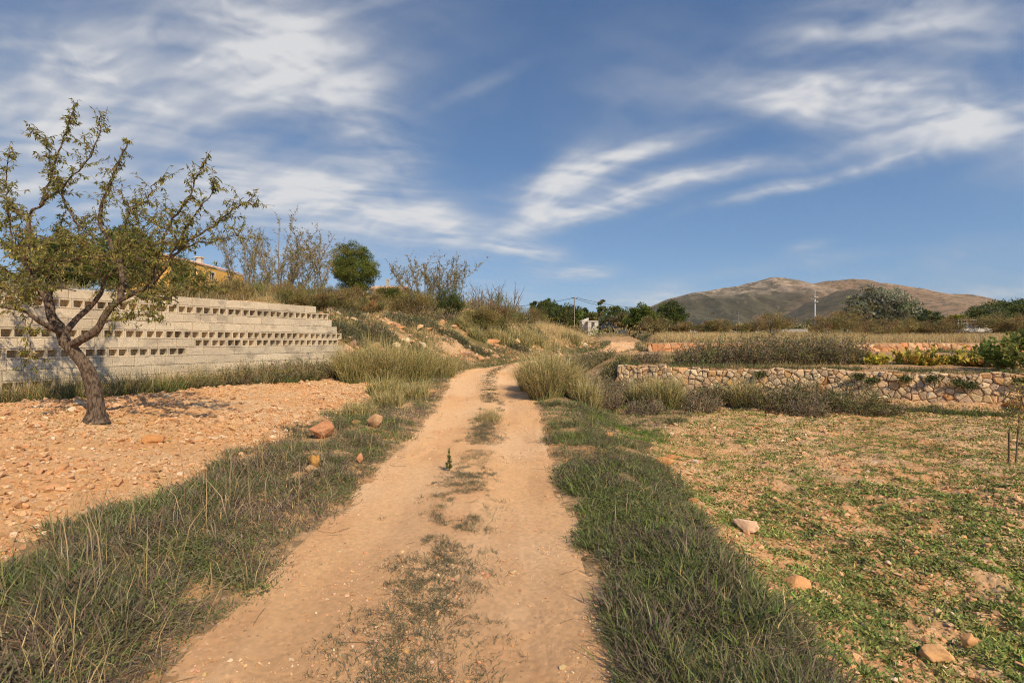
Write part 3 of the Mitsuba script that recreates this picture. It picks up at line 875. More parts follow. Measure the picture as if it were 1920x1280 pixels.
def almond_tree():
    rng = np.random.default_rng(5)
    D = 7.5
    P = lambda px, py, dd=0.0: np.array([W_(px, D + dd), D + dd, Z_(py, D + dd)])
    key = thing('almond_tree', 'gnarled almond tree with sparse yellowing leaves standing in the stony field before the block wall', 'tree')
    trunk = MB()
    pts = spline([P(180, 792), P(180, 776), P(178, 738), P(167, 700), P(146, 668, -.02), P(128, 646, -.03)], 26)
    rad = np.interp(np.linspace(0, 1, 26), [0, .1, .3, .75, 1], [.175, .112, .096, .086, .076])
    v, f = tube(pts, rad, 18)
    ring = np.repeat(pts, 18, 0)
    w = v[:len(ring)] - ring
    v[:len(ring)] = ring + w * (1 + .32 * (meshkit.fbm(v[:len(ring)] * [9, 9, 4], 3, 1) - .5) + .10 * (meshkit.fbm(v[:len(ring)] * [30, 30, 7], 2, 2) - .5))[:, None]
    part('trunk', key, mikit.ply((v, f), 'bark_mat', smooth=True))
    limbs = [
        ([P(130, 650), P(104, 606, .02), P(90, 568, .05), P(76, 540, .1), P(58, 512, .15), P(54, 470, .15), P(53, 412, .2)], .078, .024),
        ([P(132, 648), P(150, 638, -.08), P(183, 617, -.15), P(205, 580, -.2), P(226, 562, -.25), P(250, 550, -.3), P(285, 535, -.35)], .066, .026),
        ([P(118, 628), P(127, 615, .2), P(149, 595, .35), P(178, 564, .45), P(197, 527, .5), P(218, 503, .5), P(252, 470, .55)], .05, .014),
        ([P(112, 626), P(96, 620, -.2), P(64, 597, -.4), P(37, 582, -.5), P(0, 575, -.6), P(-40, 560, -.7)], .042, .012),
    ]
    fork = [  # boughs
        ([P(226, 562, -.25), P(231, 540, -.2), P(226, 500, -.1), P(205, 450, 0), P(188, 415, .1), P(199, 365, .1), P(219, 312, .15), P(232, 285, .15), P(238, 262, .2)], .045, .008),
        ([P(285, 535, -.35), P(294, 500, -.35), P(300, 470, -.4), P(313, 430, -.4), P(344, 385, -.45), P(362, 347, -.5), P(381, 302, -.5)], .022, .005),
        ([P(285, 535, -.35), P(312, 496, -.5), P(331, 463, -.55), P(356, 416, -.6), P(391, 372, -.6), P(406, 338, -.65)], .018, .005),
        ([P(312, 496, -.5), P(345, 458, -.5), P(400, 422, -.5), P(431, 397, -.5), P(481, 367, -.5)], .020, .005),
        ([P(318, 490, -.5), P(360, 458, -.6), P(406, 451, -.65), P(450, 438, -.7)], .015, .005),
        ([P(53, 412, .2), P(81, 380, .1), P(119, 347, 0), P(150, 319, -.1), P(175, 282, -.15), P(190, 234, -.2)], .018, .005),
        ([P(75, 385, .1), P(95, 330, .2), P(109, 285, .25), P(125, 244, .3), P(144, 193, .3)], .018, .005),
        ([P(147, 430, .2), P(125, 385, .1), P(110, 350, 0), P(94, 312, -.1), P(88, 270, -.1), P(62, 246, -.15)], .016, .005),
        ([P(54, 420, .2), P(28, 390, .4), P(0, 366, .5), P(-45, 345, .6)], .018, .006),
        ([P(240, 470, .1), P(240, 400, 0), P(272, 375, -.1), P(286, 350, -.1), P(302, 335, -.1)], .016, .005),
        ([P(58, 512, .15), P(85, 492, -.3), P(140, 486, -.5), P(190, 478, -.6), P(250, 462, -.6)], .019, .006),
        ([P(58, 512, .15), P(20, 470, .3), P(-10, 440, .4), P(-50, 400, .5)], .018, .006),
        ([P(20, 470, .3), P(18, 400, .4), P(12, 330, .4), P(14, 290, .4)], .014, .005),
        ([P(197, 527, .5), P(170, 480, .6), P(160, 430, .6), P(140, 400, .6)], .018, .005),
        ([P(250, 550, -.3), P(300, 560, -.6), P(350, 540, -.8), P(385, 520, -.9)], .016, .005),
        ([P(84, 561, .05), P(40, 555, .4), P(0, 540, .6), P(-50, 520, .7)], .02, .006),
        ([P(190, 605, -.15), P(220, 600, -.4), P(262, 590, -.6), P(300, 600, -.7)], .012, .004),
        ([P(219, 505, .5), P(245, 520, .6), P(300, 500, .8), P(345, 490, .9)], .015, .005),
        ([P(62, 597, -.4), P(52, 620, -.5), P(58, 660, -.55), P(50, 680, -.55)], .010, .003),
        ([P(97, 560, .1), P(110, 520, .3), P(130, 480, .5), P(110, 440, .6), P(120, 410, .6)], .02, .006),
    ]
    B = []
    for ctrl, r0, r1 in limbs:
        p = spline(ctrl, 26)
        p[1:] += (meshkit.fbm(p[1:] * 5, 2, 3)[:, None] - .5) * .08
        B.append((p, r0, r1))
        v, f = tube(p, np.linspace(r0, r1, len(p)) ** 1.0, 10)
        v[:260] += (v[:260] - np.repeat(p, 10, 0)) * .5 * (meshkit.fbm(v[:260] * [14, 14, 9], 3, 6) - .5)[:, None]
        part('limb', key, mikit.ply((v, f), 'bark_mat', smooth=True))
    for ctrl, r0, r1 in fork:
        p = spline(ctrl, 22)
        p[1:] += rng.normal(size=(21, 3)) * .012
        B.append((p, r0, r1))
        part('branch', key, mikit.ply(tube(p, np.linspace(r0, r1, len(p)), 7), 'bark_mat', smooth=True))
    wood, fol = MB(), MB()
    leafy_twigs(rng, B[4:], .045, .22, .068, 13, wood, fol, GREEN_ALMOND, (4, 3, 2, 3, 1, 1.2), .18, .5, .004)
    leafy_twigs(rng, B[:4], .08, .28, .068, 12, wood, fol, GREEN_ALMOND, (4, 3, 2, 2, 1.2, 1), .55, .3, .004)
    # the dense middle of the crown, left of the trunk
    extra = []
    for _ in range(58):
        a = P(rng.uniform(-60, 340), rng.uniform(425, 575), rng.uniform(-.9, .9))
        b = a + np.array([rng.normal() * .3, rng.normal() * .3, rng.uniform(-.1, .45)])
        extra.append((spline([a, (a + b) / 2 + rng.normal(size=3) * .05, b], 8), .008, .004))
    for p, r0, r1 in extra:
        wood.add(*tube(p, np.linspace(r0, r1, len(p)), 4, False), (.12, .09, .07))
    leafy_twigs(rng, extra, .05, .25, .068, 15, wood, fol, GREEN_ALMOND, (4, 3, 2, 3, 1, 1.2), .0, .3, .004)
    part('twigs', key, wood.shape('foliage_mat'), kind='stuff')
    part('leaf', key, fol.shape('leaf_mat'), kind='stuff', label='narrow drooping leaves, olive green turning yellow')


almond_tree()
rng_l = np.random.default_rng(6)
n_l = 700
ql = np.stack([-6.1 + rng_l.normal(size=n_l) * .9, 7.6 + rng_l.normal(size=n_l) * .8], 1)
stuff('leaf_litter', MB().add(*leaves(rng_l, on_ground(ql[:, 0], ql[:, 1], .012), rng_l.normal(size=(n_l, 3)) * [1, 1, .15], .06, .02, pick(rng_l, n_l, [(.42, .30, .12), (.30, .20, .10), (.5, .4, .15)], None, .2))).shape('foliage_mat'),
      'fallen almond leaves around the foot of the almond tree', 'leaves')


def vase_tree(name, label, cat, x, y, h, spread_, stems, seed, palette, weights, leaf=.07, per=6, group=None, bare=.1, spacing=.12, twig=.3, lean=(0, 0), wood_c=(.16, .13, .10), thin=1.0):
    """several upright stems that fan out from the foot, with thin side shoots"""
    rng = np.random.default_rng(seed)
    key = thing(name, label, cat, group)
    base = on_ground(x, y, -.05)
    wood, fol, B = MB(), MB(), []
    r_ = max(.012, h * .014) * thin
    for k in range(stems):
        a = rng.uniform(0, 2 * np.pi)
        o = base + np.array([math.cos(a), math.sin(a), 0]) * spread_ * .10
        top = base + np.array([math.cos(a) * spread_ * rng.uniform(.35, 1.1) + lean[0], math.sin(a) * spread_ * rng.uniform(.2, 1) + lean[1], h * rng.uniform(.72, 1.0)])
        mid = o * .5 + top * .5 + np.array([*rng.normal(size=2) * .06 * h, .05 * h])
        p = spline([o, mid, top], 9)
        B.append((p, r_, r_ * .3))
        wood.add(*tube(p, np.linspace(r_, r_ * .3, 9), 5), wood_c)
        for _ in range(3):
            i = rng.integers(2, 7)
            d = p[i + 1] - p[i]
            d = d / np.linalg.norm(d) + rng.normal(size=3) * [.5, .5, .15] + [0, 0, .25]
            q = spline([p[i], p[i] + d * h * .14 + rng.normal(size=3) * .02 * h, p[i] + d * h * rng.uniform(.22, .38)], 6)
            B.append((q, r_ * .45, r_ * .2))
            wood.add(*tube(q, np.linspace(r_ * .45, r_ * .2, 6), 4), wood_c)
    leafy_twigs(rng, B, spacing, twig, leaf, per, wood, fol, palette, weights, .15, .55, max(.005, r_ * .2), .3, bare, wood_c)
    part('stems', key, wood.shape('foliage_mat'))
    part('foliage', key, fol.shape('leaf_mat'), kind='stuff')
    return key


def clump_tree(name, label, x, y, h, w, trunk_h, seed, palette, weights, nclump=90, per=60, leaf=.3, narrow=.35, kind='round', group=None, trunk_r=None, fill=.35, light=None, cat='tree', spreadc=.13, trunk_c=(.13, .10, .08), upness=0.0, dz=0.0):
    """a trunk with limbs, and a crown of leaf clumps set through an uneven volume with gaps between"""
    rng = np.random.default_rng(seed)
    key = thing(name, label, cat, group)
    base = on_ground(x, y, -.1 + dz)
    tr = trunk_r or h * .025
    wood = MB()
    lean = rng.normal(size=2) * h * .03
    topp = base + np.array([lean[0], lean[1], h * .8])
    p = spline([base, base + np.array([lean[0] * .2, lean[1] * .2, trunk_h * .9]), topp], 9)
    wood.add(*tube(p, np.linspace(tr, tr * .25, 9), 8), trunk_c)
    ch = (h - trunk_h)
    d = rng.normal(size=(nclump, 3))
    d /= np.linalg.norm(d, axis=1, keepdims=True)
    rad = rng.uniform(fill, 1, nclump) ** .6
    c = d * rad[:, None]
    if kind == 'cone':
        t = (c[:, 2] + 1) / 2
        c[:, :2] *= (1.15 - t)[:, None]
    elif kind == 'dome':
        low = c[:, 2] < 0
        c[low, 2] *= .75
    lobes = .78 + .44 * meshkit.fbm(d * 1.9 + seed, 2, seed)
    c = c * np.where(kind == 'column', 1.0, lobes)[..., None] if kind != 'column' else c
    cen = base + np.array([lean[0] * .7, lean[1] * .7, trunk_h + ch * .5 + .1]) + c * [w / 2, w / 2, ch / 2]
    for k in range(min(9, nclump)):
        i = rng.integers(2, 7)
        q = spline([p[i], (p[i] + cen[k]) / 2 + [0, 0, -.03 * h], cen[k]], 6)
        wood.add(*tube(q, np.linspace(tr * .4, tr * .1, 6), 5), trunk_c)
    n = nclump * per
    which = np.repeat(np.arange(nclump), per)
    sp = spreadc * (w + ch) / 2 * rng.uniform(.75, 1.25, nclump)
    off = rng.normal(size=(n, 3))
    off /= np.linalg.norm(off, axis=1, keepdims=True)
    off *= (rng.random(n) ** .45)[:, None]
    at = cen[which] + off * sp[which][:, None] * [1.05, 1.05, .72]
    dirs = off * 1.1 + rng.normal(size=(n, 3)) * .6 + [0, 0, upness]
    tone = pick(rng, nclump, palette, weights, .16)
    col = np.clip(tone[which] * (1 + .18 * rng.normal(size=(n, 1))), .004, .6)
    if light is not None:
        m = rng.random(n) < light[1]
        col[m] = np.asarray(light[0]) * (1 + .15 * rng.normal(size=(m.sum(), 1)))
    v, f, cc = leaves(rng, at, dirs, leaf * rng.uniform(.6, 1.3, n), leaf * narrow * rng.uniform(.7, 1.3, n), col, tri=y > 18)
    part('trunk', key, wood.shape('foliage_mat', smooth=True))
    part('crown', key, mikit.ply((v, f), 'leaf_mat', color=cc), kind='stuff')
    return key


PINE = [(.15, .20, .05), (.19, .235, .06), (.12, .165, .045), (.23, .26, .07)]
DARKG = [(.115, .155, .058), (.145, .185, .068), (.095, .125, .056), (.18, .21, .075)]
OLIVE = [(.22, .235, .14), (.29, .30, .20), (.17, .19, .105), (.36, .37, .28)]
SHRUBG = [(.29, .275, .11), (.36, .31, .13), (.235, .24, .095), (.41, .32, .14)]
RUSTY = [(.32, .235, .12), (.38, .27, .13), (.27, .215, .10), (.23, .21, .095)]
POPLAR = [(.22, .25, .09), (.28, .28, .10), (.16, .19, .075)]


def at(px, d):
    return float(W_(px, d)), float(d)


def size_at(w, d):
    return w / 960 * d


# the round pine on the hill, and those behind the almond tree
def up_to(px, py, d):
    """place and height of a thing whose top shows at this picture row"""
    x, y = at(px, d)
    return x, y, max(.8, float(Z_(py, d) - height(x, y)))


x, y, hh = up_to(663, 449, 46)
clump_tree('pine_tree', 'round bright green pine on the hill skyline beside the yellow house', x, y, hh, 4.0, .35, 81, [(.17, .215, .055), (.21, .25, .065), (.12, .165, .045), (.25, .28, .08)], (3, 3, 1.5, 2), 230, 170, .17, .2, 'dome', fill=.3, spreadc=.09, upness=.5, dz=-.1)
for k, (px, py, d, w, lab) in enumerate([(232, 428, 24, 2.6, 'dark green pine behind the block wall, seen through the almond tree crown'),
                                         (120, 440, 28, 3.6, 'broad dark green tree behind the block wall at the left edge of the hill'),
                                         (338, 478, 60, 2.0, 'narrow dark tree at the left corner of the yellow house')]):
    x, y, hh = up_to(px, py, d)
    clump_tree('pine_tree', lab, x, y, hh, w, .3, 85 + k, DARKG + PINE[:2], None, 130, 90, .22, .22, 'dome', fill=.3, spreadc=.11, upness=.3)

# twiggy young almond trees on the hill
SH = (3, 3, 2, 2)
x, y, hh = up_to(520, 428, 25)
vase_tree('young_almond_tree', 'tall twiggy almond sapling fanning out above the right end of the block wall', 'tree', x, y, hh * 1.05, 2.75, 14, 101, SHRUBG, SH, .11, 9, bare=.04, spacing=.16, twig=.4, wood_c=(.33, .28, .21), thin=.6)
x, y, hh = up_to(585, 455, 27)
vase_tree('young_almond_tree', 'smaller twiggy almond sapling at the right of the tall sapling above the block wall', 'tree', x, y, hh * 1.05, 1.74, 6, 102, SHRUBG, SH, .11, 9, bare=.04, spacing=.16, twig=.4, wood_c=(.33, .28, .21), thin=.6)
x, y, hh = up_to(458, 432, 26)
vase_tree('young_almond_tree', 'leaning twiggy almond sapling left of the tall sapling, before the yellow house', 'tree', x, y, hh * 1.05, 1.89, 6, 103, SHRUBG, SH, .11, 9, bare=.04, spacing=.16, twig=.4, wood_c=(.33, .28, .21), thin=.6)
x, y, hh = up_to(795, 490, 32)
vase_tree('young_almond_tree', 'wide half bare almond sapling on the hill right of the round pine', 'tree', x, y, hh * 1.05, 2.90, 12, 104, SHRUBG + OLIVE[:1], None, .12, 10, bare=.05, spacing=.19, twig=.4, wood_c=(.33, .28, .21), thin=.6)
x, y, hh = up_to(845, 500, 33)
vase_tree('young_almond_tree', 'greener almond sapling beside the wide half bare sapling', 'tree', x, y, hh * 1.05, 2.46, 9, 105, SHRUBG + OLIVE[:1], None, .12, 10, bare=.05, spacing=.19, twig=.4, wood_c=(.33, .28, .21), thin=.6)
x, y, hh = up_to(905, 538, 38)
vase_tree('young_almond_tree', 'bare grey stems on the hill crest, left of the golden grass ridge', 'tree', x, y, hh * 1.05, 2.03, 11, 106, SHRUBG, SH, .10, 3, bare=.5, spacing=.3, twig=.4, wood_c=(.22, .18, .15))
x, y, hh = up_to(950, 538, 39)
vase_tree('young_almond_tree', 'thin grey stems on the hill crest, rightmost of the bare saplings', 'tree', x, y, hh * 1.05, 1.45, 9, 107, SHRUBG, SH, .10, 3, bare=.5, spacing=.3, twig=.4, wood_c=(.22, .18, .15))

# far trees in the middle and on the right: picture column, depth, height, width, kind
FAR = [
    (1022, 110, 559, 3.6, 'round', DARKG, 'small dark round tree on the skyline above the golden ridge'),
    (1042, 118, 566, 7.5, 'round', DARKG + PINE, 'low green tree below the small dark round tree'),
    (1001, 105, 561, 1.4, 'column', DARKG, 'small dark cypress at the left of the distant trees'),
    (1062, 125, 574, 9, 'round', DARKG + PINE, 'wide green tree left of the utility pole'),
    (1097, 135, 576, 1.5, 'column', DARKG, 'thin dark cypress behind the white house'),
    (1085, 140, 583, 10, 'round', DARKG, 'dark low tree behind the utility pole'),
    (1129, 130, 560, 2.2, 'column', POPLAR, 'tall slim yellow green poplar right of the white house'),
    (1112, 140, 583, 7, 'round', RUSTY, 'rusty brown tree between the white house and the poplar'),
    (1155, 125, 575, 7.8, 'round', DARKG + PINE, 'round green tree right of the poplar'),
    (1140, 118, 590, 6, 'round', OLIVE[:3], 'olive coloured bush at the foot of the poplar'),
    (1168, 112, 588, 5, 'round', RUSTY, 'brownish bush beside the round green tree'),
    (1200, 92, 571, 5.2, 'round', PINE, 'light green rounded pine left of the dark pine'),
    (1218, 96, 580, 3.4, 'round', PINE, 'small green pine at the right shoulder of the light green pine'),
    (1258, 88, 564, 4.6, 'dome', DARKG + PINE[:2], 'dense dark green pine before the left foot of the mountain'),
    (1642, 72, 537, 8.0, 'round', OLIVE, 'big silvery olive tree in front of the mountain'),
    (1733, 84, 583, 4.0, 'round', DARKG, 'dark green tree right of the silvery olive tree'),
    (1800, 90, 590, 4.4, 'round', [(.22, .23, .03), (.16, .18, .03)], 'bright yellow green bush near the white pickup'),
    (1845, 96, 578, 9, 'round', DARKG + OLIVE[:1], 'dark green tree behind the white pickup'),
    (1885, 105, 566, 11, 'round', DARKG, 'tall dark green tree at the right edge of the skyline'),
    (1918, 95, 563, 10, 'round', DARKG, 'dark green tree cut by the right picture edge'),
    (1868, 86, 588, 7, 'round', DARKG + RUSTY[:1], 'brownish green tree below the tall dark trees on the right'),
    (1955, 100, 566, 11, 'round', DARKG, 'dark tree beyond the right picture edge'),
]
for k, (px, d, py, w, kind, pal, lab) in enumerate(FAR):
    x, y, hh = up_to(px, py, d)
    big_ = kind != 'column'
    clump_tree('tree', lab, x, y, hh, w, hh * (.28 if px in (1022,) else .1), 140 + k, pal, None, (60 if w < 8 else 110) if big_ else 40, 110, .0036 * d * (1.5 if 'silvery' in lab else 1.0 if big_ else .8), .5, 'round' if kind == 'round' else kind, fill=.2,
               spreadc=.15 if big_ else .10, upness=.2 if big_ else 1.0, light=((.50, .51, .42), .20) if 'silvery' in lab else None)

# rounded brownish shrubs along the golden grass
BUSH = [
    (1225, 70, 596, 5, 'twiggy brown bush below the light green pine'), (1345, 62, 601, 3.6, 'rusty rounded bush left of the pale field walls'),
    (1322, 66, 606, 2.6, 'small dark bush beside the rusty rounded bush'), (1445, 50, 583, 4.4, 'large dry brown bush in the golden grass, left of the mast'),
    (1550, 52, 590, 3.8, 'dry brown bush in the golden grass below the mast'), (1585, 56, 574, 4.2, 'tawny bush between the mast and the silvery olive tree'),
    (1655, 48, 596, 5.0, 'low greenish bush in front of the silvery olive tree'), (1705, 52, 602, 4, 'low rusty bush right of the silvery olive tree'),
    (1765, 50, 600, 4.6, 'low brown bush left of the white pickup'), (1862, 60, 588, 5.6, 'tall brown bush right of the white pickup'),
    (1905, 58, 590, 5, 'brown bush at the right edge above the vine leaves'), (1280, 75, 606, 4.5, 'low brown bush at the foot of the dense dark pine'),
    (1398, 70, 608, 3, 'small brown bush between the pale field walls'),
]
for k, (px, d, py, w, lab) in enumerate(BUSH):
    x, y, hh = up_to(px, py, d)
    clump_tree('bush', lab, x, y, hh, w, hh * .05, 200 + k, RUSTY + SHRUBG[:2], None, 46, 80, .0042 * d, .22, 'dome', fill=.25, spreadc=.15, upness=.7, cat='bush', trunk_r=.06)
HILLB = [
    (405, 25, 528, 3.6, SHRUBG + RUSTY, 'wide olive brown bush on the hill right behind the block wall'), (360, 24, 536, 2.4, SHRUBG, 'dark olive bush behind the block wall below the yellow house'),
    (640, 32, 535, 3.0, RUSTY, 'rusty brown bush left below the round pine'), (735, 40, 534, 2.2, DARKG + PINE, 'small rounded dark green shrub right of the round pine'),
    (845, 31.5, 540, 1.7, DARKG, 'small dark green shrub under the greener sapling'), (770, 29, 535, 3.2, RUSTY + SHRUBG, 'yellowish brown bush under the wide half bare sapling'),
    (690, 36, 553, 2.8, RUSTY, 'low brown bush before the fence of the round pine'), (935, 33, 556, 2.6, RUSTY + SHRUBG, 'brownish bush on the hill crest below the grey stems'),
    (600, 21, 545, 2.4, RUSTY + SHRUBG, 'tawny bush above the last blocks of the block wall'), (440, 20, 536, 2.2, SHRUBG + RUSTY, 'olive tawny bush directly behind the block wall, left of its middle'),
    (520, 20.5, 538, 2.4, SHRUBG, 'low olive bush behind the block wall before the tall sapling'), (680, 27, 562, 2.4, RUSTY + SHRUBG, 'brown bush on the upper terrace left of the wide half bare sapling'),
    (905, 30, 572, 2.2, SHRUBG, 'low olive bush on the rim of the bank'), (560, 23.5, 532, 3.4, RUSTY + SHRUBG, 'tawny bush at the foot of the tall sapling'),
    (480, 22, 524, 3.0, SHRUBG + RUSTY, 'brown bush before the leaning sapling behind the block wall'), (990, 44, 575, 3.4, RUSTY + SHRUBG, 'brown bush at the top of the golden ridge'),
]
for k, (px, d, py, w, pal, lab) in enumerate(HILLB):
    x, y, hh = up_to(px, py, d)
    clump_tree('bush', lab, x, y, hh, w, hh * .05, 240 + k, pal, None, 46, 150, .15, .13, 'dome', fill=.1, spreadc=.17, upness=1.3, cat='bush', trunk_r=.04)

# ------------------------------------------------------------------ grass, weeds and scrub
G_GREEN, G_GREY, G_DRY, G_STRAW, G_LUSH = (.140, .178, .062), (.175, .178, .108), (.215, .168, .125), (.46, .37, .21), (.150, .225, .052)
G_PURPLE = (.185, .145, .118)
G_TAWNY, G_OLIVE, G_DARK = (.42, .32, .15), (.24, .225, .09), (.115, .132, .06)


def mixed(rng, x, y, sets, k, seed, var=.2):
    """colours drawn from several palettes, the palette changing from patch to patch"""
    m = nz(x, y, k, 3, seed)
    m = (np.argsort(np.argsort(m)) + .5) / len(m) + rng.normal(size=len(m)) * .12
    i = np.clip((m * len(sets)).astype(int), 0, len(sets) - 1)
    out = np.zeros((len(x), 3))
    for j, (pal, w) in enumerate(sets):
        sel = i == j
        out[sel] = pick(rng, int(sel.sum()), pal, w, var)
    return out


def fan(rng, q, length, width, lean, color, dz=-.01, grow=.10, az=None, tipc=1.0, near=6.5):
    p = on_ground(q[:, 0], q[:, 1], dz)
    n = len(q)
    length, width, lean = (np.broadcast_to(np.asarray(a, float), (n,)) for a in (length, width, lean))
    az = rng.uniform(0, 2 * np.pi, n) if az is None else np.asarray(az)
    b_ = MB()
    for sel, k in ((q[:, 1] < near, 2), (q[:, 1] >= near, 1)):
        if sel.any():
            b_.add(*blades(rng, p[sel], length[sel], (width * (1 + grow * q[:, 1]))[sel] * (1.0 if k == 2 else 1.15), lean[sel], color[sel], az[sel], tipc, k))
    return b_.get()


q_az = None


def clumped(rng, q, per, r=.055):
    """each point becomes a little tuft of blades that point outward; returns the feet and the number of their tuft"""
    global q_az
    i = np.repeat(np.arange(len(q)), per)
    a, rr = rng.uniform(0, 2 * np.pi, len(i)), np.abs(rng.normal(size=len(i))) * r * (1 + .05 * q[i, 1])
    q_az = a + rng.normal(size=len(i)) * .7
    return q[i] + np.stack([np.cos(a), np.sin(a)], 1) * rr[:, None], i


def clear(x, y):
    ok = np.ones(np.shape(x), bool)
    for a, b, r in ROCK_AT:
        ok &= np.hypot(x - a, (y - b) * .8) > r * .85
    return ok


def visible(x, y):
    return np.abs(x) < y * 1.08 + .5


def edge_w(x, y, amp=.35, k=2.6, seed=77):
    return amp * (nz(x, y, k, 3, seed) - .5) * 2


rng = np.random.default_rng(41)
# left verge
def lv(x, y):
    d = _tx(y) - HALF - x
    return (d > .06 + edge_w(x, y, .24, 3.0)) & (d < 1.80 + edge_w(x, y, .45, 1.5, 78)) & visible(x, y) & clear(x, y) & (nz(x, y, 2.1, 3, 79) > .30)
b = MB()
q = spread(rng, 7400, -5.6, -1.2, 1.5, 16, lv, 1.75)
x, y = q.T
q, cid = clumped(rng, q, 15)
x, y = q.T
hgt = .75 + 1.0 * sm(.35, .7, nz(x, y, 1.7, 3, 80))
edge = sm(-.05, .5, _tx(y) - HALF - x)
col = mixed(rng, x, y, [([G_GREEN, G_GREY, G_LUSH], (4, 2, .8)), ([G_GREY, G_GREEN, G_DRY], (3, 2, 1)), ([G_DRY, G_GREY, G_PURPLE], (3, 2, 4)), ([G_GREEN, G_DARK, G_GREY], (3, 2, 2)), ([G_PURPLE, G_DRY, G_STRAW], (4, 3, .7))], 1.3, 81)
col *= np.exp(rng.normal(0, .22, (cid.max() + 1, 1)))[cid]
b.add(*fan(rng, q, rng.uniform(.04, .115, len(q)) * hgt * (.4 + .6 * edge) * np.exp(rng.normal(0, .25, cid.max() + 1))[cid], .0045, rng.uniform(.3, .99, len(q)), col, az=q_az, grow=.17))
q = q[rng.choice(len(q), 1500)]
b.add(*fan(rng, q, rng.uniform(.18, .42, len(q)), .0026, rng.uniform(.2, .9, len(q)), pick(rng, len(q), [G_STRAW, G_DRY, G_TAWNY], (3, 2, 2), .15)))
q = spread(rng, 150, -5, -1.9, 1.9, 12, lv, 1.3)
b.add(*fan(rng, q, rng.uniform(.35, .8, len(q)), .0036, rng.uniform(.05, .5, len(q)), pick(rng, len(q), [G_STRAW, G_TAWNY], None, .12)))
q = spread(rng, 700, -5.6, -1.2, 1.5, 13, lambda x, y: lv(x, y) & (nz(x, y, 1.4, 2, 131) > .56), 1.3)
q, cid = clumped(rng, q, 14, .04)
tone = pick(rng, cid.max() + 1, [G_GREEN, (.145, .155, .075), G_DARK, G_GREY], (3, 2, 2, 2), .15)[cid]
pz = on_ground(q[:, 0], q[:, 1], 0) + np.stack([0 * q[:, 0], 0 * q[:, 0], rng.uniform(.01, .08, len(q))], 1)
b.add(*leaves(rng, pz, np.stack([np.cos(q_az), np.sin(q_az), rng.uniform(-.2, .9, len(q))], 1), rng.uniform(.018, .04, len(q)) * (1 + .05 * q[:, 1]), rng.uniform(.006, .012, len(q)) * (1 + .05 * q[:, 1]), tone))
q = spread(rng, 5000, -5.6, -1.2, 1.5, 13, lambda x, y: lv(x, y) & (nz(x, y, 1.1, 3, 141) > .48), 1.7)
b.add(*fan(rng, q, rng.uniform(.08, .22, len(q)), .0034, rng.uniform(.93, .995, len(q)), pick(rng, len(q), [G_DRY, G_STRAW, (.17, .13, .10)], (3, 1.5, 2), .15), dz=.02))
stuff('verge_grass', b.shape('foliage_mat'), 'matted grey green couch grass with dry stalks on the verge left of the lane', 'grass')

# right verge
def rv(x, y):
    d = x - _tx(y) - HALF
    lim = np.interp(y, [0, 3, 8, 11.5, 13, 17], [.92, .98, 1.68, 3.1, 4.2, 3.5])
    return (d > .07 + edge_w(x, y, .2, 3.0, 84)) & (d < lim + edge_w(x, y, .35, 1.8, 85)) & visible(x, y) & clear(x, y) & (nz(x, y, 2.3, 3, 86) > .30) & (y < wall_y(x) - .2)
b = MB()
q = spread(rng, 7400, .2, 5.5, 1.5, 16.5, rv, 1.75)
q, cid = clumped(rng, q, 15)
x, y = q.T
hgt = .8 + .9 * sm(.35, .7, nz(x, y, 1.6, 3, 87))
col = mixed(rng, x, y, [([G_GREEN, G_LUSH, G_GREY], (4, 1.4, 1)), ([G_GREEN, G_GREY, G_DARK], (3, 2, 1)), ([G_PURPLE, G_DRY, G_GREY], (4, 2, 1)), ([G_GREEN, G_LUSH, G_DARK], (3, 1, 2)), ([G_GREY, G_GREEN, G_STRAW], (3, 3, .6))], 1.1, 88)
lush = (np.hypot(x - 2.9, y - 9.6) < .95 + edge_w(x, y, .3, 2, 90)) & (x > 2.0)
col[lush] = pick(rng, int(lush.sum()), [G_LUSH, (.10, .20, .03)], None, .15)
col *= np.exp(rng.normal(0, .2, (cid.max() + 1, 1)))[cid]
b.add(*fan(rng, q, rng.uniform(.04, .11, len(q)) * hgt * np.exp(rng.normal(0, .22, cid.max() + 1))[cid], .0047, rng.uniform(.3, .98, len(q)), col, az=q_az, grow=.17))
q = q[rng.choice(len(q), 900)]
b.add(*fan(rng, q, rng.uniform(.15, .38, len(q)), .0026, rng.uniform(.2, .9, len(q)), pick(rng, len(q), [G_STRAW, G_DRY, G_TAWNY], (2, 3, 1), .15)))
q = spread(rng, 700, 0.2, 5.5, 1.5, 13, lambda x, y: rv(x, y) & (nz(x, y, 1.4, 2, 132) > .56), 1.3)
q, cid = clumped(rng, q, 14, .04)
tone = pick(rng, cid.max() + 1, [G_GREEN, (.145, .155, .075), G_DARK, G_GREY], (3, 2, 2, 2), .15)[cid]
pz = on_ground(q[:, 0], q[:, 1], 0) + np.stack([0 * q[:, 0], 0 * q[:, 0], rng.uniform(.01, .08, len(q))], 1)
b.add(*leaves(rng, pz, np.stack([np.cos(q_az), np.sin(q_az), rng.uniform(-.2, .9, len(q))], 1), rng.uniform(.018, .04, len(q)) * (1 + .05 * q[:, 1]), rng.uniform(.006, .012, len(q)) * (1 + .05 * q[:, 1]), tone))
q = spread(rng, 5000, 0.2, 5.5, 1.5, 13, lambda x, y: rv(x, y) & (nz(x, y, 1.1, 3, 142) > .48), 1.7)
b.add(*fan(rng, q, rng.uniform(.08, .22, len(q)), .0034, rng.uniform(.93, .995, len(q)), pick(rng, len(q), [G_DRY, G_STRAW, (.17, .13, .10)], (3, 1.5, 2), .15), dz=.02))
stuff('verge_grass', b.shape('foliage_mat'), 'thick green grass with brown dry patches on the verge right of the lane', 'grass')

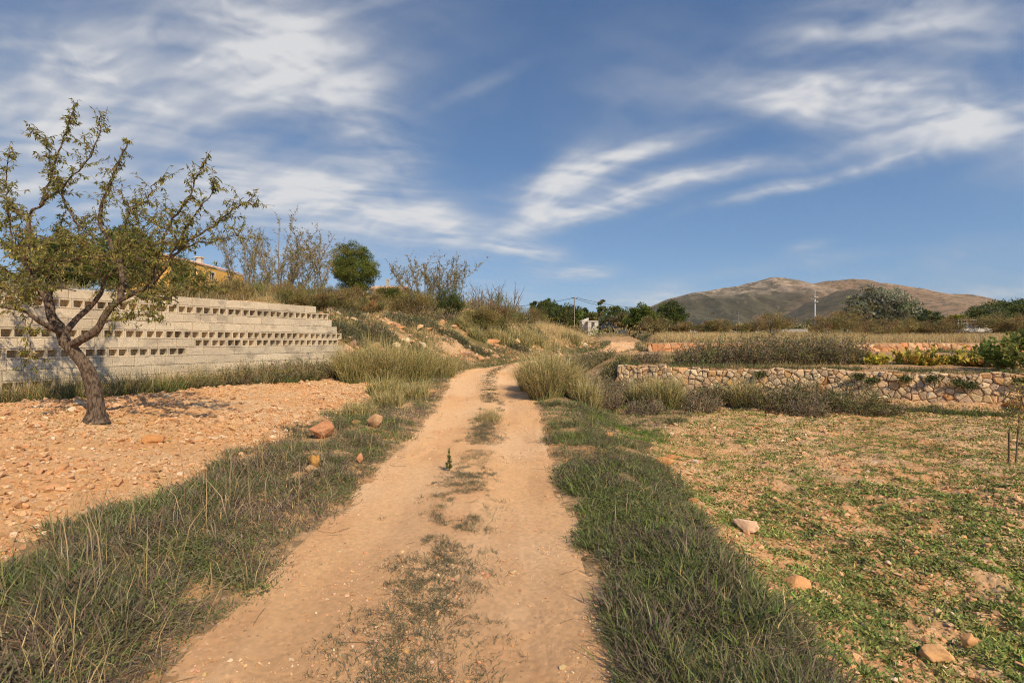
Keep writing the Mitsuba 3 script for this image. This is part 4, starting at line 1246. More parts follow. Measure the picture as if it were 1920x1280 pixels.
# weeds in the right field
b = MB()
q = spread(rng, 30000, 1.0, 17, 1.9, 14.5, lambda x, y: in_right(x, y) * np.clip(sm(.25, .45, nz(x, y, 1.5, 3, 91) + .016 * (x - 2.5)) * sm(.36, .52, nz(x, y, 4.6, 3, 92)) + .12, 0, 1), 1.25)
q, cid = clumped(rng, q, 7, .028)
x, y = q.T
col = mixed(rng, x, y, [([(.23, .30, .08), G_LUSH, (.34, .34, .12)], (3, 2, 2)), ([(.36, .34, .14), (.25, .29, .09), G_OLIVE], (3, 3, 1)), ([G_GREEN, (.20, .28, .07), (.30, .32, .11)], (2, 2, 2))], 1.0, 93)
col *= np.exp(rng.normal(0, .22, (cid.max() + 1, 1)))[cid]
b.add(*fan(rng, q, rng.uniform(.02, .07, len(q)), .0085, rng.uniform(.5, .99, len(q)), col, grow=.15, az=q_az))
stuff('field_weeds', b.shape('foliage_mat'), 'low green weeds sprouting in patches over the right field', 'weeds')

# tufts along the middle of the lane
b = MB()
n = 2100
yy = 2.2 * (24 / 2.2) ** rng.random(n)
wide = np.interp(yy, [2, 4, 8, 11, 13, 24], [.26, .24, .19, .20, .16, .12])
xx = _tx(yy) + np.interp(yy, [2, 4, 7, 11, 24], [.02, .03, .02, .07, .05]) + rng.normal(size=n) * wide * .8
keep = nz(xx, yy, 2.2, 2, 95) > .33
xx, yy = xx[keep], yy[keep]
per = 26
cxx, cyy = np.repeat(xx, per), np.repeat(yy, per)
sp = np.repeat(rng.uniform(.012, .05, len(xx)), per)
q = np.stack([cxx + rng.normal(size=len(cxx)) * sp, cyy + rng.normal(size=len(cxx)) * sp], 1)
tall = np.where((cyy > 8) & (cyy < 14), 1.8, 1.0)
b.add(*fan(rng, q, rng.uniform(.025, .07, len(q)) * tall, .0026, rng.uniform(.5, .98, len(q)), pick(rng, len(q), [G_GREY, G_DRY, G_DARK, (.13, .125, .085)], (3, 2, 1.5, 3), .2)))
q = np.stack([_tx(np.full(500, 10.2)) + .12 + rng.normal(size=500) * .12, 10.2 + rng.normal(size=500) * .2], 1)
b.add(*fan(rng, q, rng.uniform(.12, .34, 500), .004, rng.uniform(.2, .8, 500), pick(rng, 500, [G_TAWNY, G_STRAW, G_OLIVE], None, .15)))
# runners lying on the dust
for _ in range(70):
    y0 = 2.2 * (13 / 2.2) ** rng.random()
    x0 = float(_tx(y0)) + rng.choice([rng.normal() * .2, -1.0 + rng.normal() * .12, 1.0 + rng.normal() * .1], p=[.55, .25, .2])
    a, l = rng.uniform(0, 2 * np.pi), rng.uniform(.06, .26)
    t = np.linspace(0, 1, 7)
    a = a + rng.normal() * .45 * t
    px, py = x0 + np.cumsum(np.cos(a)) * l / 7, y0 + np.cumsum(np.sin(a)) * l / 7
    b.add(*tube(on_ground(px, py, .006), .0016, 3, False), pick(rng, 1, [(.22, .16, .10), (.27, .21, .13)])[0])
stuff('track_weeds', b.shape('foliage_mat'), 'grey green tufts and runners along the middle of the dirt lane', 'weeds')


def tuft(name, label, cat, x, y, r, h, n, seed, low, tip, group=None, lean=(.04, .75), width=.008, tall=.10):
    """a tussock: long blades from one foot, green below and straw coloured above"""
    rng = np.random.default_rng(seed)
    key = thing(name, label, cat, group)
    a, rad = rng.uniform(0, 2 * np.pi, n), r * np.sqrt(rng.random(n)) * .75
    h = h * 1.1
    p = on_ground(x + np.cos(a) * rad, y + np.sin(a) * rad, -.02)
    ln = h * np.minimum(1.0, .28 + .62 * rng.random(n) ** 1.2)
    top = rng.random(n) < tall
    ln[top] = h * rng.uniform(.9, 1.25, top.sum())
    col = pick(rng, n, low, None, .18)
    tcol = pick(rng, n, tip, None, .16)
    v, f, c = blades(rng, p, ln, width, rng.uniform(*lean, n), col, a + rng.normal(size=n) * .8)
    c = c.reshape(n, 5, 3)
    k = np.clip(rng.normal(size=(n, 1)) * .25 + .55, 0, 1)
    c[:, 2:4] = (c[:, 2:4] * (1 - k[:, None]) + tcol[:, None] * k[:, None])
    c[:, 4] = tcol
    scene[key] = mikit.ply((v, f), 'foliage_mat', color=np.clip(c.reshape(-1, 3), 0, .8))
    return key


LOWG, TIPG = [(.19, .21, .065), (.25, .245, .085), (.14, .16, .055)], [(.56, .46, .23), (.48, .41, .18), (.62, .52, .30), (.38, .35, .14)]
TUFTS = [
    (-4.55, 15.2, .75, 1.15, 3000, 'tall green grass tussock beside the right foot of the block wall'), (-3.75, 15.5, .8, 1.3, 3600, 'tallest straw tipped green tussock between block wall and lane'),
    (-3.0, 15.9, .75, 1.15, 3000, 'wide green tussock with straw tips left of the bend'), (-2.45, 16.9, .7, .85, 2400, 'lower green tussock next to the bend of the lane'),
    (-4.2, 16.8, .7, 1.1, 2200, 'green tussock half hidden behind the tallest tussock'), (-3.35, 13.3, .5, .55, 900, 'low straw coloured tuft at the corner of the stony field'),
    (.85, 12.6, .55, 1.15, 3200, 'tall straw coloured tussock at the right edge of the lane'), (1.35, 13.2, .55, 1.05, 2600, 'straw coloured tussock behind the tall one by the lane'),
    (.62, 13.9, .5, 1.0, 2200, 'straw coloured tussock farther along the right lane edge'), (1.75, 12.4, .45, .75, 1500, 'lower olive tussock right of the tall straw tussock'),
    (4.05, 13.7, .55, .95, 2600, 'bushy yellow green tussock before the left end of the stone wall'), (3.6, 14.2, .4, .8, 1200, 'slim yellow green tussock left of the bushy one'),
    (6.35, 13.9, .45, .9, 1300, 'pale upright tussock in the scrub along the stone wall'),
    (-2.75, 11.3, .45, .42, 1000, 'brown dry tuft in the left verge behind the squarish boulder'), (-2.4, 12.4, .5, .5, 1100, 'straw brown tuft in the left verge near the flat pale stone'), (-3.05, 10.2, .4, .34, 800, 'low brown tuft between the two big verge boulders'),
    (-1.9, 28.5, .6, .75, 900, 'small straw tussock on the bank above the bend'), (4.6, 39.5, .9, 1.0, 1500, 'straw tussock at the right end of the bank'),
    (-2.4, 29.6, .9, .8, 1200, 'pale straw tussock on the bank rim right of the flat dark mats'), (-1.7, 30.8, .9, .8, 1200, 'pale straw tussock on the bank rim behind the dark mat'), (.5, 32.2, 1.0, .9, 1400, 'straw tussock between the two golden ones on the bank rim'),
    (-.7, 30, 1.0, .9, 1600, 'golden tussock on the rim of the bank'), (1.4, 34, 1.0, .9, 1600, 'golden tussock on the right shoulder of the bank'),
]
for k, (x, y, r, h, n, lab) in enumerate(TUFTS):
    straw = 'straw' in lab or 'brown' in lab or 'golden' in lab or 'pale' in lab
    tuft('grass_tussock', lab, 'grass tussock', x, y, r, h, n, 400 + k, LOWG + ([G_TAWNY, G_OLIVE] if straw and (x > -1 or 'brown' in lab) else []), TIPG, width=.007 + .0006 * y)

# the small upright plant in the lane
key = thing('mullein', 'small upright dark green weed standing alone in the middle of the lane', 'weed')
rng = np.random.default_rng(43)
mx, my = -.78, 6.35
o = on_ground(mx, my)
b = MB().add(*tube([o, o + [.01, 0, .12], o + [-.005, 0, .27]], [.008, .007, .003], 5), (.10, .10, .04))
u = np.sort(rng.random(70))
at_ = o + np.stack([u * 0, u * 0, .02 + u * .25], 1)
ang = rng.uniform(0, 2 * np.pi, 70)
b.add(*leaves(rng, at_, np.stack([np.cos(ang), np.sin(ang), np.full(70, .7)], 1), .07 * (1.15 - u), .022, pick(rng, 70, [(.16, .20, .06), (.21, .22, .08), (.12, .14, .05)], None, .2)))
scene[key] = b.shape('foliage_mat')


def shrub(name, label, cat, x, y, r, h, seed, palette, weights=None, n=1500, twigs=160, leaf=.05, width=.012, group=None, twig_c=(.24, .185, .145), flat=1.0):
    """a low twiggy shrub: stiff shoots from the foot with short leaves up their length"""
    rng = np.random.default_rng(seed)
    key = thing(name, label, cat, group)
    wood, fol = MB(), MB()
    a = rng.uniform(0, 2 * np.pi, twigs)
    rr = r * np.sqrt(rng.random(twigs))
    foot = on_ground(x + np.cos(a) * rr * .55, y + np.sin(a) * rr * .55, -.03)
    lx = nz(np.cos(a) * 2 + x, np.sin(a) * 2 + y, 1.0, 2, seed)
    L = h * rng.uniform(.5, 1.05, twigs) * (.7 + .6 * lx) * (1 - .35 * (rr / r) ** 2)
    out = (rr / r) * .75 + rng.normal(size=twigs) * .15
    d = np.stack([np.cos(a) * out, np.sin(a) * out, np.full(twigs, 1.0) * flat], 1) + rng.normal(size=(twigs, 3)) * .16
    d /= np.linalg.norm(d, axis=1, keepdims=True)
    v, f, c = blades(rng, foot, L * 1.05, np.full(twigs, .009 + .0005 * y), np.hypot(d[:, 0], d[:, 1]), pick(rng, twigs, [twig_c], None, .2), np.arctan2(d[:, 1], d[:, 0]), 1.0, 1)
    wood.add(v, f, c)
    w = rng.integers(0, twigs, n)
    u = rng.uniform(.15, 1.0, n) ** .8
    hx = np.hypot(d[:, 0], d[:, 1])[w]
    p = foot[w] + d[w] * (L[w] * u)[:, None] + rng.normal(size=(n, 3)) * .035 * h
    dr2 = d[w] * .8 + rng.normal(size=(n, 3)) * .6
    tone = pick(rng, twigs, palette, weights, .15)[w] * (1 + .15 * rng.normal(size=(n, 1)))
    fol.add(*leaves(rng, p, dr2, leaf * rng.uniform(.6, 1.4, n), np.full(n, width), np.clip(tone, .01, .6), tri=y > 15))
    part('stems', key, wood.shape('foliage_mat'))
    part('foliage', key, fol.shape('foliage_mat'), kind='stuff')
    return key


BROWNISH = [(.25, .20, .14), (.30, .245, .175), (.21, .175, .115), (.18, .175, .085)]
DGREEN = [(.17, .185, .075), (.22, .215, .09), (.13, .15, .065), (.25, .225, .12)]
SHRUBS = [
    (2.35, 13.6, .8, .75, BROWNISH, 'dark brown twiggy scrub right of the straw tussocks'), (2.9, 14.9, .9, .85, BROWNISH, 'grey brown dead scrub at the left end of the stone wall'),
    (2.2, 15.6, .8, .8, BROWNISH + DGREEN, 'brown scrub behind the straw tussocks by the lane'), (3.3, 12.7, .6, .5, BROWNISH, 'low dead brown scrub before the yellow green tussock'),
    (1.9, 17.3, .9, .8, BROWNISH, 'brown scrub on the rise left of the stone wall'), (3.1, 17.2, .7, .7, DGREEN + BROWNISH, 'dark leafy shrub against the left end of the stone wall'),
    (4.9, 13.3, .7, .6, BROWNISH, 'brown scrub right of the bushy yellow green tussock'), (5.6, 14.4, .8, .85, BROWNISH + DGREEN, 'twiggy grey brown shrub against the stone wall near its left end'),
    (6.9, 13.3, .8, .95, DGREEN + BROWNISH, 'green brown shrub against the stone wall, right of the pale tussock'), (7.7, 13.3, .8, .95, DGREEN + BROWNISH, 'full dark shrub against the middle of the stone wall'),
    (8.6, 12.8, .8, .95, DGREEN, 'dark green shrub against the stone wall, rightmost of the tall ones'), (7.2, 12.4, .6, .55, BROWNISH, 'low brown scrub before the dark shrubs at the stone wall'),
    (9.2, 12.6, .5, .5, BROWNISH + DGREEN, 'small brown scrub where the stone wall becomes bare'),
    (6.4, 18.0, 0.92, 0.88, BROWNISH + DGREEN, 'brown scrub on the terrace edge above the left part of the stone wall'), (7.5, 18.4, 1.15, 1.19, DGREEN + BROWNISH, 'dark shrub on the terrace, leftmost of the big dark ones'),
    (8.8, 18.2, 1.26, 1.31, DGREEN + BROWNISH, 'big dark shrub on the terrace above the dark shrubs of the wall foot'), (10.2, 18.2, 1.26, 1.38, BROWNISH + DGREEN, 'big brown green shrub in the middle of the terrace edge'),
    (11.4, 18.0, 1.26, 1.31, BROWNISH + DGREEN, 'rounded brown shrub on the terrace left of the yellow vines'), (5.0, 19.0, .8, .55, BROWNISH, 'low dark scrub on the terrace before the low orange wall'),
    (3.9, 19.6, .7, .5, DGREEN, 'low green scrub at the left end of the terrace'),
    (4.5, 27.0, 1.1, 1.35, BROWNISH + DGREEN, 'brown scrub left of where the lane shows again beyond the bend'), (9.6, 36.5, 1.0, .6, DGREEN, 'low green scrub right of where the lane shows again'),
    (3.9, 16.3, .7, .8, BROWNISH + DGREEN, 'tawny scrub covering the left end of the stone wall'), (4.7, 15.5, .6, .7, DGREEN + BROWNISH, 'olive scrub leaning on the stone wall beside its left end'), (3.3, 15.5, .8, .75, BROWNISH, 'dead grey scrub in front of the left end of the stone wall'),
    (2.0, 21.0, .9, .85, BROWNISH, 'brown scrub at the right of the lane just before it disappears'), (3.0, 23.5, 1.1, 1.2, BROWNISH + DGREEN, 'wide grey brown scrub beyond the stone wall end, hiding the lane'),
    (3.5, 25.5, 1.1, 1.25, DGREEN + BROWNISH, 'olive scrub behind the wide grey brown scrub'), (2.7, 19.3, .8, .7, BROWNISH, 'low grey scrub between the lane and the stone wall end'),
    (-5.85, 14.9, .55, .72, DGREEN + BROWNISH, 'twiggy olive shrub at the foot of the block wall, middle of its right half'), (-6.9, 13.0, .55, .66, DGREEN + BROWNISH, 'olive weed shrub before the block wall right of the almond trunk'),
    (-5.5, 15.4, .55, .7, DGREEN + BROWNISH, 'brown green weed shrub before the right end of the block wall'), (-6.4, 13.9, .5, .65, BROWNISH + DGREEN, 'thin brown weed shrub between the olive shrubs at the block wall'),
    (-5.25, 15.9, .5, .7, DGREEN + BROWNISH, 'tall olive weed shrub at the block wall, second from its right end'), (-6.1, 14.4, .5, .7, DGREEN + BROWNISH, 'tall brown green weed shrub at the middle of the block wall'), (-4.95, 16.4, .5, .75, BROWNISH + DGREEN, 'tawny weed shrub touching the right end of the block wall'),
    (-7.45, 11.9, .45, .5, DGREEN, 'small dark weed shrub beside the almond trunk at the block wall'), (-8.0, 11.0, .4, .4, DGREEN, 'low green weeds behind the almond trunk'),
]
MATS = [(-6.1, 19.0, 1.3, .55, 'dark green mat of scrub on the bank right behind the end of the block wall'), (-5.4, 20.6, 1.3, .55, 'dark green mat on the bank above the tall green tussocks'), (-6.9, 21.5, 1.2, .45, 'dark mat on the upper bank behind the block wall end'),
        (-5.3, 24.5, 1.2, .4, 'flat dark green mat on the rim of the bank, left of the orange gap'), (-4.2, 25.8, 1.3, .42, 'flat dark green mat on the bank rim in the middle'), (-2.9, 26.6, 1.2, .4, 'flat dark green mat on the bank rim above the pale boulder'),
        (-3.6, 21.6, 1.0, .4, 'dark green mat at the foot of the bank left of the bend'), (-1.7, 25.8, 1.0, .4, 'dark brown green mat at the foot of the bank beside the bend'), (-.6, 31.5, 1.3, .5, 'dark mat on the bank below the golden tussocks'),
        (1.6, 36.0, 1.5, .6, 'dark mat on the right shoulder of the bank'), (.3, 29.8, 1.0, .45, 'brown green mat low on the bank right of the pale boulder')]
SHRUBS += [(x, y, r, h, [(.105, .125, .06), (.135, .15, .08), (.09, .105, .055), (.17, .155, .10)], lab) for x, y, r, h, lab in MATS]
for k, (x, y, r, h, pal, lab) in enumerate(SHRUBS):
    shrub('shrub', lab, 'shrub', x, y, r, h, 500 + k, pal, None, int(2300 * r * h / .6), int(260 * r), .075, .012 + .0006 * y)

# yellow vines on the terrace and the large leaved plant at the right edge
VINE = [(.42, .38, .06), (.52, .43, .08), (.30, .31, .06), (.56, .38, .09)]
for k, (x, y, r, h, lab) in enumerate([(12.2, 17.6, .8, .55, 'yellow vine row on the terrace, leftmost piece beside the brown shrub'), (13.6, 17.2, .9, .62, 'yellow green vine in the middle of the terrace vine row'),
                                       (15.0, 16.7, .9, .55, 'yellow vine right of the middle of the vine row'), (14.9, 16.0, .7, .45, 'low reddish vine at the right end of the vine row')]):
    shrub('grapevine', lab, 'vine', x, y, r, h, 560 + k, VINE if k < 3 else VINE + [(.30, .16, .06)], None, 900, 90, .13, .11, None, flat=.7)
clump_tree('fig_shrub', 'glossy green large leaved shrub at the right edge on top of the stone wall', 14.2, 14.1, .95, 2.1, .05, 571, [(.15, .20, .055), (.21, .255, .075), (.32, .32, .10), (.10, .13, .045)], None, 42, 26, .15, .75, 'round', fill=.4,
           spreadc=.16, cat='shrub', trunk_r=.04)

# plants growing out of the top of the stone wall
rng = np.random.default_rng(44)
b = MB()
q = np.stack([rng.uniform(3.4, 16, 9000), np.zeros(9000)], 1)
q[:, 1] = wall_y(q[:, 0]) + rng.uniform(.15, 1.3, 9000) ** 1.2
q = q[nz(q[:, 0], q[:, 1], 1.2, 2, 97) > .36]
b.add(*fan(rng, q, rng.uniform(.08, .24, len(q)), .006, rng.uniform(.2, .95, len(q)), mixed(rng, q[:, 0], q[:, 1], [([G_DARK, G_GREEN], None), ([G_DRY, G_OLIVE, G_DARK], None), ([G_GREEN, G_DARK], None)], .9, 98)))
stuff('terrace_grass', b.shape('foliage_mat'), 'dark low grass along the top edge of the stone wall', 'grass')
for k, (px, dz) in enumerate([(1606, .70), (1690, .68), (1630, .62), (1790, .62), (1812, .56), (1740, .7), (1422, .70), (1905, .7)]):
    xs_ = np.linspace(4, 15.4, 400)
    x = float(xs_[np.argmin(np.abs(xs_ / wall_y(xs_) - (px - 960) / 960))])
    y = float(wall_y(x)) - .10
    n = 240
    p = np.tile([x, y, dz - .09], (n, 1)) + rng.normal(size=(n, 3)) * [.10, .03, .04]
    v, f, c = leaves(rng, p, rng.normal(size=(n, 3)) * [.8, .4, .5] + [-.3, -.6, -.1], rng.uniform(.05, .12, n), .03, pick(rng, n, [G_DARK, G_GREEN, G_OLIVE], (3, 2, 1), .2))
    kk = thing('wall_plant', ['dark green tuft hanging from the top course of the stone wall', 'round dark tuft rooted in the stone wall top, right of its middle', 'small green tuft low in the top courses of the stone wall', 'wide dark tuft in the stone wall near its right end',
                              'dark green tuft below the wide tuft near the right end of the wall', 'small dark tuft between the round tuft and the wide tuft', 'single tuft in the stone wall above the dark shrubs', 'dark tuft at the far right end of the stone wall'][k], 'plant')
    scene[kk] = mikit.ply((v, f), 'foliage_mat', color=c)

# strip of weeds at the foot of both walls
b = MB()
def foot_l(x, y):
    s = side_dist(x, y, FOOT)
    return (s < -.42) & (s > -1.05 + edge_w(x, y, .5, 1.2, 101)) & (y < 16.8) & visible(x, y)
q = spread(rng, 26000, -15, -4.2, 5, 16.8, foot_l, 1.0)
x, y = q.T
b.add(*fan(rng, q, rng.uniform(.10, .38, len(q)) * (.6 + .8 * nz(x, y, 1.1, 2, 102)), .006, rng.uniform(.15, .85, len(q)), mixed(rng, x, y, [([G_GREEN, G_DARK, G_LUSH], (3, 2, 1)), ([G_OLIVE, G_GREEN, G_STRAW], (3, 2, .7)), ([G_GREEN, G_DRY, G_DARK], None)], .7, 103)))
q = q[rng.choice(len(q), 4200)]
b.add(*fan(rng, q, rng.uniform(.25, .75, len(q)), .0045, rng.uniform(.05, .5, len(q)), pick(rng, len(q), [G_STRAW, G_OLIVE, G_TAWNY], None, .15)))
stuff('wall_foot_weeds', b.shape('foliage_mat'), 'green weeds and dry stalks along the foot of the block wall', 'weeds')
b = MB()
q = spread(rng, 22000, 3, 16, 8, 16.5, lambda x, y: (wall_y(x) - y > -.1) & (wall_y(x) - y < 1.25 + edge_w(x, y, .5, 1.0, 105)) & visible(x, y) & ~((x > 9.3) & (wall_y(x) - y < .72 + edge_w(x, y, .2, 2.0, 108))), 1.0)
x, y = q.T
b.add(*fan(rng, q, rng.uniform(.06, .22, len(q)), .005, rng.uniform(.2, .95, len(q)), mixed(rng, x, y, [([G_GREEN, G_DARK, G_LUSH], (3, 2, 1)), ([G_DRY, G_DARK, G_OLIVE], (2, 2, 1)), ([G_GREEN, G_LUSH, G_DARK], None)], .8, 106)))
stuff('wall_foot_weeds', b.shape('foliage_mat'), 'dark green grass strip along the foot of the stone wall', 'weeds')

# bank above the bend, hill, terrace and golden grass
b = MB()
def bank_ok(x, y):
    s = side_dist(x, y, FOOT)
    return (s > -.9) & (s < 7) & (y > 16.2) & (y < 48) & visible(x, y) & (nz(x, y, .45, 3, 111) > .47)
q = spread(rng, 60000, -13, 12, 16, 48, bank_ok, 1.6)
x, y = q.T
s = side_dist(x, y, FOOT)
col = mixed(rng, x, y, [([G_DARK, G_GREEN, G_GREY], (3, 2, 1)), ([G_GREY, G_DRY, G_DARK], None), ([G_DARK, G_GREEN], None), ([G_DRY, G_TAWNY, G_OLIVE], None)], .45, 112)
b.add(*fan(rng, q, rng.uniform(.08, .26, len(q)), .006, rng.uniform(.2, .95, len(q)), col, grow=.09))
q = spread(rng, 8000, -13, 12, 18, 48, lambda x, y: (side_dist(x, y, FOOT) > 2.6) & (side_dist(x, y, FOOT) < 12) & visible(x, y) & (nz(x, y, .4, 3, 113) > .46), 1.5)
b.add(*fan(rng, q, rng.uniform(.2, .5, len(q)), .0045, rng.uniform(.1, .6, len(q)), pick(rng, len(q), [G_STRAW, G_TAWNY, G_OLIVE], (3, 2, 1), .15), grow=.09))
stuff('bank_scrub', b.shape('foliage_mat'), 'dark low scrub and dry grass covering the earth bank above the bend', 'scrub')

b = MB()
q = spread(rng, 44000, -62, 8, 11, 78, lambda x, y: (side_dist(x, y, FOOT) > np.where(y < 17, .55, 6.0)) & visible(x, y) & (nz(x, y, .22, 3, 115) > .42), 1.55)
x, y = q.T
col = mixed(rng, x, y, [([G_TAWNY, G_STRAW, G_OLIVE], (3, 2, 1)), ([G_OLIVE, G_DRY, G_TAWNY], None), ([G_STRAW, G_TAWNY], None), ([G_DRY, G_OLIVE, G_DARK], (3, 2, 1))], .16, 116)
b.add(*fan(rng, q, rng.uniform(.2, .55, len(q)) * (.6 + .8 * nz(x, y, .3, 2, 117)), .0045, rng.uniform(.1, .7, len(q)), col, grow=.085))
stuff('hill_grass', b.shape('foliage_mat'), 'tawny dry grass and weeds over the hillside behind the block wall', 'grass')

b = MB()
q = spread(rng, 52000, 3, 75, 31.4, 62, lambda x, y: (x > _tx(y) + 2.2) & (y > second_y(x) + .35) & visible(x, y), 1.7)
x, y = q.T
front = sm(4.5, 1.0, y - second_y(x) + edge_w(x, y, 2.5, .15, 119))
col = pick(rng, len(q), [(.56, .44, .22), (.50, .38, .18), (.42, .33, .15), (.62, .50, .28)], None, .15)
dk = rng.random(len(q)) < front * .6
col[dk] = pick(rng, int(dk.sum()), [G_OLIVE, G_DRY, G_DARK, (.17, .14, .07)], None, .15)
b.add(*fan(rng, q, rng.uniform(.28, .66, len(q)) * (1 - .3 * front) * (.7 + .6 * nz(x, y, .25, 2, 118)), .0045, rng.uniform(.05, .55, len(q)), col, grow=.085))
q = spread(rng, 9000, 2, 12, 32, 62, lambda x, y: (side_dist(x, y, FOOT) > 1.2) & (side_dist(x, y, FOOT) < 7) & visible(x, y), 1.2)
b.add(*fan(rng, q, rng.uniform(.35, .9, len(q)), .0045, rng.uniform(.1, .6, len(q)), pick(rng, len(q), [(.56, .44, .22), (.50, .38, .18), (.62, .50, .28)], None, .15), grow=.085))
stuff('golden_grass', b.shape('foliage_mat'), 'golden dry grass filling the upper terrace behind the low stone wall', 'grass')

b = MB()
q = spread(rng, 15000, 3.5, 30, 17, 31, lambda x, y: (x > _tx(y) + 2.0) & (y > wall_y(x) + 1.0) & (y < second_y(x) - .8) & visible(x, y) & ((nz(x, y, .3, 3, 121) > .50) | (y < wall_y(x) + 3.5)), 1.4)
x, y = q.T
b.add(*fan(rng, q, rng.uniform(.10, .35, len(q)), .005, rng.uniform(.2, .9, len(q)), mixed(rng, x, y, [([G_OLIVE, G_GREEN, G_DARK], None), ([G_DRY, G_TAWNY, G_OLIVE], None), ([G_DARK, G_GREEN], None)], .35, 122)))
q = spread(rng, 9000, -6, 16, 15.5, 46, lambda x, y: (np.abs(x - _tx(y)) < 2.6) & (np.abs(x - _tx(y)) > 1.1 + edge_w(x, y, .25, 1.2, 124)) & visible(x, y), 1.2)
x, y = q.T
b.add(*fan(rng, q, rng.uniform(.08, .28, len(q)), .005, rng.uniform(.2, .9, len(q)), mixed(rng, x, y, [([G_GREEN, G_DARK, G_OLIVE], None), ([G_DRY, G_OLIVE], None), ([G_GREEN, G_GREY], None)], .5, 123)))
stuff('terrace_grass', b.shape('foliage_mat'), 'patchy grass on the terrace and along the lane beyond the bend', 'grass')

# scrub over the hillside
b = MB()
q = spread(rng, 620, -60, 8, 13, 75, lambda x, y: (side_dist(x, y, FOOT) > np.where(y < 17, .9, 2.0)) & visible(x, y) & (nz(x, y, .12, 2, 151) > .42), 1.5)
wh = rng.uniform(.35, 1.0, len(q)) * (1 + q[:, 1] / 120) * np.where(q[:, 1] < 24, .8, 1)
cen = on_ground(q[:, 0], q[:, 1]) + np.stack([q[:, 0] * 0, q[:, 0] * 0, wh * .3], 1)
tone = pick(rng, len(q), RUSTY + SHRUBG + BROWNISH + DGREEN[:2], None, .15)
w = np.repeat(np.arange(len(q)), 130)
off = rng.normal(size=(len(w), 3)) * .5 * [1.2, 1.2, .6]
b.add(*leaves(rng, cen[w] + off * wh[w][:, None], off + [0, 0, 1.0] + rng.normal(size=off.shape) * .3, (.07 + .0025 * q[w, 1]), (.014 + .0008 * q[w, 1]), np.clip(tone[w] * (1 + .15 * rng.normal(size=(len(w), 1))), .01, .6), tri=True))
stuff('hill_scrub', b.shape('foliage_mat'), 'brown and olive scrub dotted over the hillside', 'scrub')

# low scrub on the far plain
b = MB()
n = 520
yy = 62 * (420 / 62) ** rng.random(n)
xx = rng.uniform(-.05, 1.1, n) * yy
keep = ~((xx / yy > .31) & (xx / yy < .60) & (yy < 118))
xx, yy, n = xx[keep], yy[keep], int(keep.sum())
wh = rng.uniform(.5, 1.5, n) * (1 + yy / 300)
cen = on_ground(xx, yy) + np.stack([xx * 0, xx * 0, wh * .35], 1)
tone = pick(rng, n, RUSTY + DARKG + SHRUBG, None, .15)
w = np.repeat(np.arange(n), 60)
off = rng.normal(size=(len(w), 3)) * .5 * [1.3, 1.3, .55]
b.add(*leaves(rng, cen[w] + off * wh[w][:, None], off + [0, 0, .6], .0042 * yy[w], .0018 * yy[w], np.clip(tone[w] * (1 + .15 * rng.normal(size=(len(w), 1))), .01, .5), tri=True))
stuff('distant_scrub', b.shape('foliage_mat'), 'low scrub dotted over the far plain below the mountain', 'scrub')

# the staked sapling at the right edge
key = thing('sapling', 'thin staked sapling with a few leaves at the right edge of the weedy field', 'tree')
sx, sy = 7.63, 7.75
o = on_ground(sx, sy)
part('stem', key, MB().add(*tube(spline([o, o + [.03, 0, .5], o + [.10, 0, 1.1]], 8), np.linspace(.014, .008, 8), 6), (.20, .15, .11)).shape('foliage_mat', True))
o2 = on_ground(sx - .09, sy + .02)
part('stake', key, MB().add(*tube([o2 - [0, 0, .1], o2 + [0, 0, .5]], .012, 6), (.14, .10, .07)).shape('foliage_mat', True))
n = 420
u = rng.uniform(.42, 1.12, n)
p = o + np.stack([.10 * u, u * 0, u * 1.1], 1) + rng.normal(size=(n, 3)) * [.13, .13, .06]
b = MB().add(*leaves(rng, p, rng.normal(size=(n, 3)) + [0, 0, .3], .07, .02, pick(rng, n, GREEN_ALMOND, None, .2)))
for _ in range(18):
    u0 = rng.uniform(.5, 1)
    a = o + [.1 * u0, 0, 1.1 * u0]
    b.add(*tube([a, a + rng.normal(size=3) * .12 + [0, 0, .06]], .004, 4, False), (.2, .15, .11))
part('leaf', key, b.shape('foliage_mat'), kind='stuff')

# ------------------------------------------------------------------ houses, poles and vehicles in the distance
def frame_shape(pts_box, bsdf):
    b = MB()
    for bx in pts_box:
        b.add(*bx)
    v, f, _ = b.get()
    return mikit.ply((v, f), bsdf)


# yellow house: its long front looks right, towards the lane
hz = float(height(-45, 72)) - .6
key = thing('yellow_house', 'long ochre yellow house with a shallow tiled roof on the hill at the left', 'house')
X0, X1, Y0, Y1, EV = -52.0, -43.6, 67.0, 83.0, 12.25
wins = [(69.6, 70.9), (73.8, 75.1), (78.4, 79.6)]
wz0, wz1 = EV - 1.75, EV - .65
pieces, last = [], Y0
for a_, b_ in wins:
    pieces += [box(X1 - .3, X1, last, a_, hz, EV), box(X1 - .3, X1, a_, b_, hz, wz0), box(X1 - .3, X1, a_, b_, wz1, EV)]
    last = b_
pieces += [box(X1 - .3, X1, last, Y1, hz, EV), box(X0, X1 - .302, Y0, Y0 + .3, hz, EV), box(X0, X1 - .302, Y1 - .3, Y1, hz, EV), box(X0, X0 + .3, Y0 + .302, Y1 - .302, hz, EV)]
part('wall', key, frame_shape(pieces, 'yellow_mat'))
